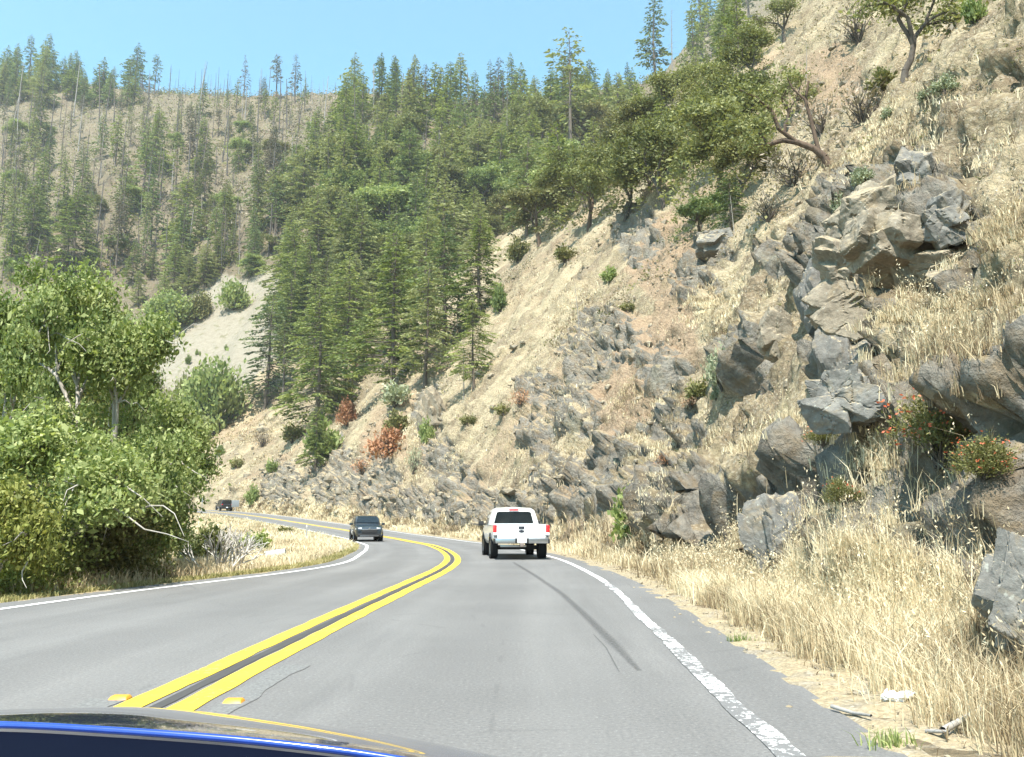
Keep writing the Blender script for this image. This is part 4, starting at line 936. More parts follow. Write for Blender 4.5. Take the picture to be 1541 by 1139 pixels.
# ------------------------------------------------------------------ brush too dense to count
def in_front(P): return P[:, 1] > 20
g = np.random.RandomState(55)
def brush(name, P, nleaf, size, mat, clump, g):
    n = len(P); i = np.repeat(np.arange(n), nleaf); d = np.linalg.norm(P, axis=1)[i]
    C = P[i] + g.normal(size=(len(i), 3)) * np.array([1, 1, .6]) * (clump * g.uniform(.5, 1.5, n))[i][:, None]; C[:, 2] += clump * .45
    S = size * g.uniform(.5, 1.4, len(i)); cs = g.uniform(.1, .85, n)
    return tag(np_obj(name, leaves_mesh(name, C, g.normal(size=(len(i), 3)), S, S * .5, cs[i] + g.normal(size=len(i)) * .12, None, g), mat), kind='stuff')
vis = (gpx > -80) & (gpx < 1000) & (gpy > 120) & (gpy < 700) & (Pg[:, 1] > 165) & (scree < .25) & (~under.ravel())
cand = np.where(vis)[0]; wgt = (np.linalg.norm(Pg[cand], axis=1)) ** 1.5
for nm, cnt, mt, sz, cl in (('dry_hillside_brush', 7000, M_DRYB, 1.25, 1.7), ('green_hillside_brush', 7000, M_OLIVE, 1.2, 1.8), ('dark_hillside_brush', 2200, M_OAK, 1.2, 1.8)):
    pick = g.choice(cand, cnt, p=wgt / wgt.sum()); P_ = Pg[pick] + g.normal(size=(cnt, 3)) * np.array([1.5, 1.5, 0])
    brush(nm, P_, 20, sz * .85, mt, cl, g)
nsel = np.where((Lf > 2.6) & (Lf < 16) & (hpx > 900) & (hpx < 1640) & (hpy > -60) & (hpy < 1000) & (Pd[:, 1] > 3) & (np.linalg.norm(Pd, axis=1) < 34))[0]
w_ = np.linalg.norm(Pd[nsel], axis=1) ** 1.3 * (.1 + np.clip(fbm(Pd[nsel] * .45, 133, 3), 0, 1))
for nm, cnt, mt, sz, cl in (('dry_low_weeds', 900, M_DRYB, .055, .075), ('olive_low_weeds', 380, M_OLIVE, .05, .07)):
    pick = nsel[g.choice(len(nsel), cnt, p=w_ / w_.sum())]; brush(nm, Pd[pick], 22, sz, mt, cl, g)
hsel = np.where((Lf > 14) & (hpx > 250) & (hpx < 1600) & (hpy > -60) & (hpy < 640) & (Pd[:, 1] > 15))[0]
gz = fbm(Pd[hsel] * .10, 131, 3); up_ = np.clip(gz + .15, 0, 1); up_ = up_ * (1 + 2 * ((Pd[hsel, 1] > 105)))
area = np.linalg.norm(Pd[hsel], axis=1) ** 1.0
for nm, cnt, mt, sz, cl in (('dry_slope_brush', 5600, M_DRYB, .26, .32), ('olive_slope_brush', 1700, M_OLIVE, .26, .34)):
    w_ = (up_ + .03) * area; pick = hsel[g.choice(len(hsel), cnt, p=w_ / w_.sum())]
    brush(nm, Pd[pick], 12, sz, mt, cl, g)
# ------------------------------------------------------------------ rock outcrops standing out of the slope
def ico(sub):
    bm = bmesh.new(); bmesh.ops.create_icosphere(bm, subdivisions=sub, radius=1); v = np.array([q.co[:] for q in bm.verts]); f = np.array([[q.index for q in t_.verts] for t_ in bm.faces]); bm.free(); return v, f
IV5, IF5 = ico(6); IV4, IF4 = ico(5); IV1, IF1 = ico(1)
def crag(seed, dims, sc=1.0, small=False, blocks=None):
    """a craggy rock: several flat-faced blocks grown together, as one star-shaped skin"""
    v, f = (IV4, IF4) if small else (IV5, IF5)
    g = np.random.RandomState(seed); d = np.asarray(dims, float) * .5; n = v / np.linalg.norm(v, axis=1)[:, None]
    w_ = n + .022 * np.stack([fbm(n * 3.1 + a * 5, seed + a, 3) for a in range(3)], -1)
    r = np.zeros(len(n)); nb = blocks or g.randint(7, 13)
    base = np.linalg.qr(g.normal(size=(3, 3)))[0]            # jointing directions shared by the whole rock
    for b in range(nb):
        c = g.uniform(-.42, .42, 3) * (0 if b == 0 else 1)
        P_ = np.concatenate([base, -base, g.normal(size=(7, 3))]); P_ = P_ + g.normal(size=P_.shape) * .16; P_ /= np.linalg.norm(P_, axis=1)[:, None]
        dist = g.uniform(.34, .66, len(P_)) + P_ @ c
        dist = np.maximum(dist, .12)
        den = w_ @ P_.T; t_ = np.where(den > 1e-3, dist[None, :] / np.maximum(den, 1e-3), 9.0)
        r = np.maximum(r, t_.min(1))
    r = np.minimum(r, 1.25)
    p = n * r[:, None] * d * 1.15
    cr = fbm(p / d.max() * 5.5, seed + 3, 4); _, e_, _v = cells(p / d.max() * 1.3 * np.array([1.4, 1.4, .8]) + seed + .3 * np.stack([fbm(p / d.max() * 2 + a, seed + a, 2) for a in range(3)], -1), seed + 4)
    return p * (1 + .026 * cr - .06 * (1 - sstep(0, .045, e_)))[:, None], f
def outcrop(px, py, wpx, hpx, seed, mat, label, deep=.8, sink=.35, small=False, rot=0.0, name='rock_outcrop', cat='rock', tilt=0.0, grow_=1.3):
    p, n = cast(px, py, (HILL, GROUND)); m = depth(p) / FPX; w_, h_ = wpx * m * grow_, hpx * m * grow_
    v, f = crag(seed, (w_, w_ * deep, h_), 2.6 / max(w_, h_), small)
    o = np_obj(name, np_mesh(name, v, tris=f, smooth=False), mat); o.location = p - n * min(w_, h_) * sink; o.rotation_euler = (tilt * .4, tilt, rot)
    return tag(o, label, cat)
for a in [
    (1330, 330, 150, 110, 529, M_ROCKT, 'long overhanging ledge with grass on top crowning the big outcrop', .9, .12), 
    (1238, 470, 46, 120, 533, M_ROCK, 'dark narrow rib forming the left side of the big outcrop', .8, .2), (1300, 600, 90, 70, 534, M_ROCK, 'dark hollowed rock at the bottom of the big outcrop', .8, .3), (1415, 335, 60, 56, 535, M_ROCK, 'dark wedge of rock inside the right side of the big outcrop', .8, .4), 
    (1300, 470, 120, 95, 501, M_ROCKT, 'largest cracked block in the middle of the big dark outcrop', .8, .22), (1268, 545, 60, 140, 502, M_ROCK, 'tall dark slab with a shaded left face at the lower left of the big outcrop', .8, .2),
    (1345, 380, 110, 80, 503, M_ROCKT, 'pale block under the grassy lip of the big outcrop', .8, .25), (1385, 270, 50, 60, 504, M_ROCK, 'grey rock peeking from the dark cavity at the top of the big outcrop', .8, .1),
    (1275, 405, 70, 60, 505, M_ROCKT, 'squarish tan block at the upper left corner of the big outcrop', .8, .2), (1430, 400, 80, 46, 506, M_ROCKT, 'low block roofing a dark hole right of the big outcrop', .9, .2),
    (1180, 835, 80, 130, 541, M_ROCK, 'tallest blue grey rock standing at the roadside in the dry grass', .8, .75),
    
    (1520, 960, 80, 130, 512, M_ROCK, 'shaded grey rock at the right frame edge above the grass', .8, .65),
    
    
    (1072, 385, 50, 34, 517, M_ROCK, 'dark rock beside the orange soil under the oaks', .8, .5), 
    
    
    
    
    (650, 625, 30, 60, 527, M_ROCKT, 'pale rock fin under the silvery dead conifer', .8, .2), (1185, 505, 44, 60, 528, M_ROCKT, 'brown rock step left of the tall dark slab', .8, .2)]:
    outcrop(*a, small=a[2] < 76, rot=rnd.uniform(-.5, .5), tilt=rnd.uniform(-.25, .1))
for px, py, w_, lab in ((1302, 1052, 14, 'small loose stone on the gravel edge near the white litter'), (1205, 1010, 12, 'pebble sized stone at the asphalt edge'), (1420, 985, 34, 'brown stone half hidden in the tall roadside grass'), (1065, 925, 16, 'small stone at the foot of the roadside grass')):
    outcrop(px, py, w_, w_ * .7, px, M_ROCKT, lab, .8, .1, True, 0, 'stone', 'stone', 0.0, .8)
# loose stones lying on the slope and verge
g = np.random.RandomState(61)
def stones(name, P, size, mat):
    n = len(P); V = IV1[None] * (size[:, None, None] * g.uniform(.5, 1.3, (n, 1, 3))) * g.uniform(.75, 1.2, (n, len(IV1), 1)); V[:, :, 2] *= .7
    F = (np.arange(n)[:, None, None] * len(IV1) + IF1[None]).reshape(-1, 3)
    return tag(np_obj(name, np_mesh(name, (V + P[:, None, :]).reshape(-1, 3), tris=F, smooth=False), mat), kind='stuff')
dcam = np.linalg.norm(Pd, axis=1)
inview = (hpx > -40) & (hpx < 1640) & (hpy > -60) & (hpy < 1250) & (Pd[:, 1] > 3)
c = np.where(inview & (Lf > 1.2) & (Lf < 60))[0]; wgt = (.03 + np.clip(-fall_streak[c], 0, 1) ** 2 * 2 + .8 * rocky[c] + .5 * soil[c]) * dcam[c] ** .6; pk = c[g.choice(len(c), 3800, p=wgt / wgt.sum())]
stones('loose_slope_stones', Pd[pk] + g.normal(size=(3800, 3)) * .05, (.0024 * dcam[pk] + .012) * g.gamma(1.3, .45, 3800), M_ROCKT)
c = np.where(inview & (Lf > -.3) & (Lf < 1.8) & (dcam < 45))[0]; pk = c[g.randint(0, len(c), 1300)]
stones('verge_gravel', Pd[pk] + g.normal(size=(1300, 3)) * np.array([.08, .08, .004]) + np.array([0, 0, .02]), g.gamma(1.5, .007, 1300) + .005, M_ROCKT)

# ------------------------------------------------------------------ dry grass
def grass_material(name, dark, mid, light, trans):
    t = NT(name); col = t.ramp(t.attr('shade'), [(.0, dark), (.5, mid), (1, light)]); t.done(col, .7, .25)
    tr = t.node('ShaderNodeBsdfTranslucent'); mx = t.node('ShaderNodeMixShader'); mx.inputs[0].default_value = trans; t.put(tr.inputs[0], col)
    t.l.new(t.bsdf.outputs[0], mx.inputs[1]); t.l.new(tr.outputs[0], mx.inputs[2]); t.l.new(mx.outputs[0], t.out.inputs[0]); return t.m
M_STRAW = grass_material('dry_straw_grass', (.17, .125, .075), (.55, .45, .28), (.84, .75, .54), .3)
M_GREENG = grass_material('verge_grass', (.16, .17, .06), (.36, .33, .14), (.56, .49, .25), .3)
def blades(name, P, H, W, mat, lean, g, tone, nrm=None, lift=0.0):
    n = len(P); az = g.uniform(0, 6.283, n); ld = np.stack([np.cos(az), np.sin(az), az * 0], -1) * (H * g.gamma(2.2, .22, n))[:, None] + lean * H[:, None]
    wd = g.uniform(0, 6.283, n); wv = np.stack([np.cos(wd), np.sin(wd), wd * 0], -1) * W[:, None] * .5
    up = np.array([0, 0, 1.0]); b = P - up * (.06 * H)[:, None]; m = P + ld * .32 + up * (H * .62)[:, None]; tpt = P + ld + up * (H * g.uniform(.8, 1.05, n))[:, None]
    V = np.stack([b - wv, b + wv, m + wv * .75, m - wv * .75, tpt], 1).reshape(-1, 3); k_ = np.arange(n) * 5
    Q = np.stack([k_, k_ + 1, k_ + 2, k_ + 3], -1); T = np.stack([k_ + 3, k_ + 2, k_ + 4], -1)
    sh = np.clip(tone + g.normal(size=n) * .24, 0, 1)
    return tag(np_obj(name, np_mesh(name, V, quads=Q, tris=T, smooth=False, attrs={'shade': np.repeat(sh, 5)}), mat), kind='stuff')
GRASSY = [(1330, 690, 130, 70), (1400, 450, 120, 60), (1450, 330, 120, 50), (1250, 260, 120, 40), (1330, 500, 60, 40), (1000, 650, 60, 60), (1130, 660, 70, 50), (1480, 560, 80, 60), (1400, 220, 130, 60),
          (860, 620, 40, 70), (770, 690, 40, 40), (640, 680, 40, 60), (540, 760, 60, 30), (350, 645, 70, 25), (960, 610, 40, 60), (870, 480, 40, 60), (1100, 470, 60, 50), (1450, 850, 130, 120), (600, 770, 60, 25), (380, 755, 60, 30)]
patch = np.clip(sstep(-.15, .45, fbm(Pd * .22, 141, 4)) * .55 + blob(hpx, hpy, GRASSY, .4), 0, 1.3)
nzl = H_N[:, 2]
gw = (np.clip(patch - .28, 0, 2) ** 1.5 + .012) * sstep(.30, .58, nzl) * (1 - .6 * soil) * (1 - .75 * rockv)
band_ = sstep(.22, .75, Lf) * (1 - sstep(1.6, 2.5, Lf))
down = np.array([-.10, 0, -.02])
def tuft(sel, ntuft, per, spread, hlo, hhi, wid, name, wt, tone, seed):
    g = np.random.RandomState(seed); c = np.where(sel)[0]; w_ = wt[c]; pk = c[g.choice(len(c), ntuft, p=w_ / w_.sum())]
    P = np.repeat(Pd[pk], per, 0) + g.normal(size=(ntuft * per, 3)) * spread * np.array([1, 1, .25]); d = np.repeat(dcam[pk], per)
    hh = np.repeat(g.uniform(hlo, hhi, ntuft), per) * g.uniform(.55, 1.15, ntuft * per)
    tn = np.repeat(np.clip(tone + .5 * fbm(Pd[pk] * .5, 151, 2) + g.normal(size=ntuft) * .14, 0, 1), per)
    blades(name, P, hh, wid(d) * g.uniform(.6, 1.4, len(d)), M_STRAW, down, g, tn)
cell_area = dcam ** 1.25
tuft(inview & (Lf < 4.2) & (dcam < 16), 5200, 12, .055, .12, .44, lambda d: .0035 + .0006 * d, 'tall_roadside_grass', band_ * cell_area * (1 - .9 * np.maximum(rockv, .7 * rocky)), .66, 1)
tuft(inview & (Lf < 4.5) & (dcam >= 16) & (dcam < 150), 5200, 7, .12, .20, .50, lambda d: .006 + .0008 * d, 'far_roadside_grass', band_ * cell_area * (1 - .85 * np.maximum(rockv, .6 * rocky)), .6, 2)
tuft(inview & (Lf > 2.2) & (dcam < 18), 2000, 12, .055, .08, .30, lambda d: .0035 + .0006 * d, 'near_slope_grass', gw * cell_area, .55, 3)
tuft(inview & (Lf > 3) & (dcam >= 18) & (dcam < 50), 5200, 8, .12, .10, .28, lambda d: .005 + .0007 * d, 'slope_grass', gw * cell_area, .52, 4)
tuft(inview & (Lf > 3) & (dcam >= 50), 6000, 6, .36, .16, .40, lambda d: .006 + .0008 * d, 'upper_slope_grass', gw * cell_area, .48, 5)
# seed heads nodding on the tall stems
g = np.random.RandomState(8); c = np.where(inview & (Lf > .6) & (Lf < 6) & (dcam < 20))[0]; w_ = ((band_ + .5 * gw) * cell_area)[c]; pk = c[g.choice(len(c), 2600, p=w_ / w_.sum())]
C = Pd[pk] + g.normal(size=(2600, 3)) * np.array([.08, .08, 0]); hh = g.uniform(.35, .78, 2600); lean_ = g.normal(size=(2600, 3)) * .14; lean_[:, 2] = 0; wd_ = .002 + .0005 * dcam[pk]
blades('seed_stalks', C, hh, wd_ * 1.2, M_STRAW, np.array([-.05, 0, 0]), g, np.full(2600, .4))
i5 = np.repeat(np.arange(2600), 5); top_ = C[i5] + lean_[i5] + np.stack([0 * i5, 0 * i5, hh[i5] * g.uniform(.72, 1.05, len(i5))], -1) + g.normal(size=(len(i5), 3)) * .02; D_ = g.normal(size=(len(i5), 3)); D_[:, 2] += 1.5
tag(np_obj('seed_heads', leaves_mesh('seed_heads', top_, D_, .028 + .0012 * dcam[pk][i5], .009 + .0006 * dcam[pk][i5], g.uniform(.3, 1, len(i5)), None, g), M_STRAW), kind='stuff')
# short litter of fallen straw along the shoulder
tuft(inview & (Lf > .15) & (Lf < 2.2) & (dcam < 30), 11000, 5, .10, .02, .09, lambda d: .004 + .0006 * d, 'straw_litter', sstep(.05, .9, Lf) * cell_area, .45, 6)
# left verge and the strip inside the bend
def verge(n, s0, s1, d0, d1, hlo, hhi, mat, name, tone, seed, per=6, wid=.008, spread=.09, power=1.0):
    g = np.random.RandomState(seed); s = g.uniform(s0, s1, n); d = d0 + (d1 - d0) * g.uniform(0, 1, n) ** power; off = road_at(s, OFF_EL) - d
    x = road_at(s, RC[:, 0]) + road_at(s, RN[:, 0]) * off; y = road_at(s, RC[:, 1]) + road_at(s, RN[:, 1]) * off
    P = np.repeat(np.stack([x, y, x * 0], -1), per, 0) + g.normal(size=(n * per, 3)) * spread; P[:, 2] = land(P[:, 0], P[:, 1])
    j, la = near_road(P[:, 0], P[:, 1]); P = P[(la < OFF_EL[j] - .03)]; n2 = len(P)
    tn = np.clip(tone + .4 * fbm(P * .35, 161, 2), 0, 1); dd = np.hypot(P[:, 0], P[:, 1])
    blades(name, P, g.uniform(hlo, hhi, n2), (wid + .0006 * dd) * g.uniform(.6, 1.4, n2), mat, down * 0, g, tn)
verge(4200, 66, 105, .02, .8, .05, .14, M_GREENG, 'short_verge_grass', .55, 11); verge(2600, 105, 185, .02, 1.2, .08, .2, M_GREENG, 'far_verge_grass', .6, 12)
verge(6500, 74, 112, .6, 9, .14, .42, M_STRAW, 'verge_straw_grass', .72, 13, spread=.16); verge(6000, 100, 185, .8, 12, .2, .5, M_STRAW, 'far_verge_straw', .7, 14, wid=.012, spread=.25)
for px, py, lab in ((1112, 968, 'small green grass tuft at the asphalt edge halfway along the shoulder'), (1340, 1125, 'bright green grass tuft at the bottom right beside the asphalt')):
    p = cast(px, py)[0]; g = np.random.RandomState(px); n = 90; P_ = np.array(p)[None] + g.normal(size=(n, 3)) * np.array([.07, .04, 0])
    o = blades('grass_tuft', P_ - np.array(p)[None], g.uniform(.05, .13, n), np.full(n, .008), M_OLIVE, down * 0, g, np.full(n, .6)); del o['kind']; o.location = p; tag(o, lab, 'grass tuft')
    o['kind'] = 'thing'; o.data.materials.clear(); o.data.materials.append(M_MAPLE)
# ------------------------------------------------------------------ vehicles
M_WHITEP = plain('white_car_paint', (.80, .81, .82), .3, .5, 0, .8, .02); M_DARKP = plain('dark_blue_grey_paint', (.022, .034, .045), .3, .5, .2, 1.0, .05)
M_BLACKP = plain('black_car_paint', (.012, .013, .015), .3, .5, .1, 1.0, .05); M_GLASS = plain('dark_window_glass', (.012, .017, .020), .06, .8, 0, 0, .1)
M_TYRE = plain('tyre_rubber', (.016, .016, .017), .8, .3); M_RIM = plain('alloy_rim', (.42, .43, .44), .35, .5, .8); M_PLAST = plain('dark_plastic', (.02, .021, .023), .6, .4)
M_CHROME = plain('satin_metal', (.45, .46, .47), .32, .5, .9); M_RED = plain('red_lamp_lens', (.62, .025, .03), .2, .6, 0, .5); M_CLEAR = plain('clear_lamp_lens', (.72, .75, .78), .12, .8, 0, .6)
M_PLATE = plain('white_plate', (.72, .76, .80), .5, .4); M_INK = plain('dark_emblem', (.03, .035, .05), .4, .5); M_HITCH = plain('rusty_steel', (.26, .22, .20), .7, .3, .3)
def sharp(me, ang=32):
    me.set_sharp_from_angle(angle=math.radians(ang)); return me
def loft(name, st, mat, parent, cap=True):
    """st: list of (y, [(x, z) right half from bottom centre to top centre])"""
    n = len(st[0][1]); V = []; F = []
    for y, prof in st:
        V += [(x, y, z) for x, z in prof] + [(-x, y, z) for x, z in reversed(prof[1:-1])]
    m = 2 * n - 2
    for a in range(len(st) - 1):
        for i in range(m): F.append((a * m + i, a * m + (i + 1) % m, (a + 1) * m + (i + 1) % m, (a + 1) * m + i))
    if cap: F.append(tuple(range(m))[::-1]); F.append(tuple(range((len(st) - 1) * m, len(st) * m)))
    me = bpy.data.meshes.new(name); me.from_pydata(V, [], F); bm = bmesh.new(); bm.from_mesh(me); bmesh.ops.recalc_face_normals(bm, faces=bm.faces); bm.to_mesh(me); bm.free()
    for p_ in me.polygons: p_.use_smooth = True
    return np_obj(name, sharp(me), mat, parent)
def block(name, c, s, mat, parent, bev=.02, rot=None, taper=None):
    """a bevelled box; taper (fx, fy) scales its top"""
    bm = bmesh.new(); bmesh.ops.create_cube(bm, size=1)
    for v in bm.verts:
        v.co.x *= s[0]; v.co.y *= s[1]; v.co.z *= s[2]
        if taper and v.co.z > 0: v.co.x *= taper[0]; v.co.y *= taper[1]
    if bev: bmesh.ops.bevel(bm, geom=list(bm.edges), offset=min(bev, min(s) * .45), segments=2, affect='EDGES', profile=.6)
    me = bpy.data.meshes.new(name); bm.to_mesh(me); bm.free()
    for p_ in me.polygons: p_.use_smooth = True
    o = np_obj(name, sharp(me), mat, parent); o.location = c
    if rot: o.rotation_euler = rot
    return o
def panel(name, pts, off, mat, parent):
    """a thin slab from 3-D outline points pushed out along its normal"""
    P_ = [Vector(q_) for q_ in pts]; n = (P_[1] - P_[0]).cross(P_[2] - P_[0]).normalized(); k_ = len(P_)
    V = [q_ - n * .01 for q_ in P_] + [q_ + n * off for q_ in P_]; F = [tuple(range(k_))[::-1], tuple(range(k_, 2 * k_))] + [(i, (i + 1) % k_, k_ + (i + 1) % k_, k_ + i) for i in range(k_)]
    me = bpy.data.meshes.new(name); me.from_pydata([tuple(q_) for q_ in V], [], F); return np_obj(name, me, mat, parent)
def lathe_x(name, prof, mat, parent, seg=28):
    th = np.arange(seg) * 2 * math.pi / seg; V = np.array([[(x, r * math.cos(a), r * math.sin(a)) for x, r in prof] for a in th]).reshape(-1, 3); n = len(prof)
    i = np.arange(seg)[:, None] * n + np.arange(n - 1)[None]; j2 = ((np.arange(seg) + 1) % seg)[:, None] * n + np.arange(n - 1)[None]
    me = np_mesh(name, V, quads=np.stack([i, j2, j2 + 1, i + 1], -1).reshape(-1, 4)); return np_obj(name, sharp(me, 40), mat, parent)
def wheel(parent, x, y, r, w, side):
    o = lathe_x('wheel', [(-w * .5, r * .62), (-w * .5, r * .93), (-w * .36, r), (w * .36, r), (w * .5, r * .93), (w * .5, r * .62), (-w * .5, r * .62)], M_TYRE, parent); o.location = (x, y, r)
    sgn = side; q_ = lathe_x('rim', [(sgn * w * .3, .005), (sgn * w * .42, r * .16), (sgn * w * .30, r * .30), (sgn * w * .36, r * .52), (sgn * w * .48, r * .615), (sgn * w * .2, r * .63)], M_RIM, o)
    return o
# ---- white pickup ahead; origin on the road under the rear axle, +Y forward
s_ = 47 * 0 + 1
def place_on_road(e, px, D, head):
    X = (px - IW / 2) / FPX * D; j, _ = near_road([X], [D]); e.location = (X, D, float(zr(D)) + .004); e.rotation_euler = (math.atan(float(zr(D + 2) - zr(D - 2)) / 4) if abs(head) < 2 else 0, 0, head)
PK = tag(empty('pickup_truck', (0, 0, 0)), 'white pickup truck driving away ahead in the right lane', 'pickup truck')
hw = .92
def low(y, top, w=hw, bot=.46): return (y, [(0, bot), (w * .90, bot), (w * .985, bot + .16), (w, .80), (w * .985, top - .12), (w * .955, top), (0, top)])
loft('body', [low(-1.16, .78, .89, .55), low(-1.10, .80, .915, .52), low(1.10, .80), low(1.16, 1.10), low(2.95, 1.10), low(3.15, 1.06), low(4.05, .99, .90), low(4.22, .90, .84, .5)], M_WHITEP, PK)
for sx in (-1, 1):
    b = loft('bed_side', [(y, [(0, .70), (.055, .70), (.06, .9), (.05, z - .02), (.03, z), (0, z)]) for y, z in ((-1.14, 1.11), (-.3, 1.125), (1.12, 1.135))], M_WHITEP, PK); b.location.x = sx * (hw - .06)
    # dark wheel arches
    for wy in (0, 3.25):
        a = lathe_x('wheel_arch', [(0, .02), (0, .44), (.012, .455), (.03, .44)] if sx > 0 else [(0, .02), (0, .44), (-.012, .455), (-.03, .44)], M_PLAST, PK); a.location = (sx * (hw - .012), wy, .40)
        wheel(PK, sx * (hw - .115), wy, .365, .245, sx)
block('tailgate', (0, -1.17, .885), (1.56, .075, .48), M_WHITEP, PK, .025)
cab = loft('cab', [(1.14, [(0, 1.05), (.86, 1.05), (.875, 1.12), (.80, 1.38), (.715, 1.61), (.60, 1.675), (0, 1.70)]), (1.42, [(0, 1.05), (.875, 1.05), (.885, 1.12), (.815, 1.40), (.725, 1.64), (.61, 1.70), (0, 1.73)]),
                   (2.35, [(0, 1.05), (.875, 1.05), (.885, 1.12), (.815, 1.40), (.725, 1.63), (.60, 1.69), (0, 1.715)]), (3.15, [(0, 1.0), (.86, 1.0), (.87, 1.05), (.855, 1.08), (.84, 1.10), (.8, 1.115), (0, 1.13)])], M_WHITEP, PK)
panel('rear_window', [(-.70, 1.135, 1.155), (.70, 1.135, 1.155), (.60, 1.135, 1.53), (.52, 1.135, 1.56), (-.52, 1.135, 1.56), (-.60, 1.135, 1.53)], .006, M_GLASS, PK)
block('brake_light', (0, 1.13, 1.625), (.34, .05, .055), M_RED, PK, .015)
for sx in (-1, 1):
    pts = [(sx * .885, 1.55, 1.14), (sx * .885, 2.72, 1.14), (sx * .76, 2.35, 1.55), (sx * .755, 1.58, 1.55)]
    panel('side_window', pts if sx > 0 else pts[::-1], .008, M_GLASS, PK)
    tl = block('taillight', (sx * .86, -1.145, .985), (.125, .12, .235), M_RED, PK, .02); block('reversing_lamp', (0, -.005, -.165), (.118, .112, .085), M_CLEAR, tl, .015)
    mr = block('mirror', (sx * 1.045, 2.62, 1.16), (.20, .11, .17), M_PLAST, PK, .04); block('mirror_arm', (-sx * .13, 0, -.03), (.12, .05, .05), M_PLAST, mr, .01)
bp = block('rear_bumper', (0, -1.235, .60), (1.74, .18, .17), M_CHROME, PK, .035)
block('plate_recess', (0, -.092, 0), (.44, .02, .165), M_PLAST, bp, .006); block('license_plate', (.0, -.106, .01), (.305, .012, .150), M_PLATE, bp, .004)
for sx in (-1, 1): block('bumper_corner', (sx * .84, .01, -.01), (.15, .19, .16), M_PLAST, bp, .03)
block('tow_hitch', (.0, -1.27, .475), (.13, .24, .13), M_HITCH, PK, .02); block('exhaust_pipe', (-.25, -1.02, .43), (.85, .08, .07), M_CHROME, PK, .02); block('rear_axle', (0, 0, .36), (1.4, .14, .14), M_PLAST, PK, .03)
block('tailgate_handle', (0, -1.213, 1.02), (.19, .02, .085), M_INK, PK, .01)
me = bpy.data.meshes.new('emblem'); V = [(-.085, -.03), (-.035, -.03), (-.035, -.045), (.035, -.045), (.035, -.03), (.085, -.03), (.085, .03), (.035, .03), (.035, .045), (-.035, .045), (-.035, .03), (-.085, .03)]
me.from_pydata([(x, y_, z) for y_ in (0, -.01) for x, z in V], [], [tuple(range(12))[::-1], tuple(range(12, 24))] + [(i, (i + 1) % 12, 12 + (i + 1) % 12, 12 + i) for i in range(12)])
o = np_obj('emblem', me, M_INK, PK); o.location = (0, -1.208, .905)
place_on_road(PK, 778.5, 29.6, math.radians(6.0))

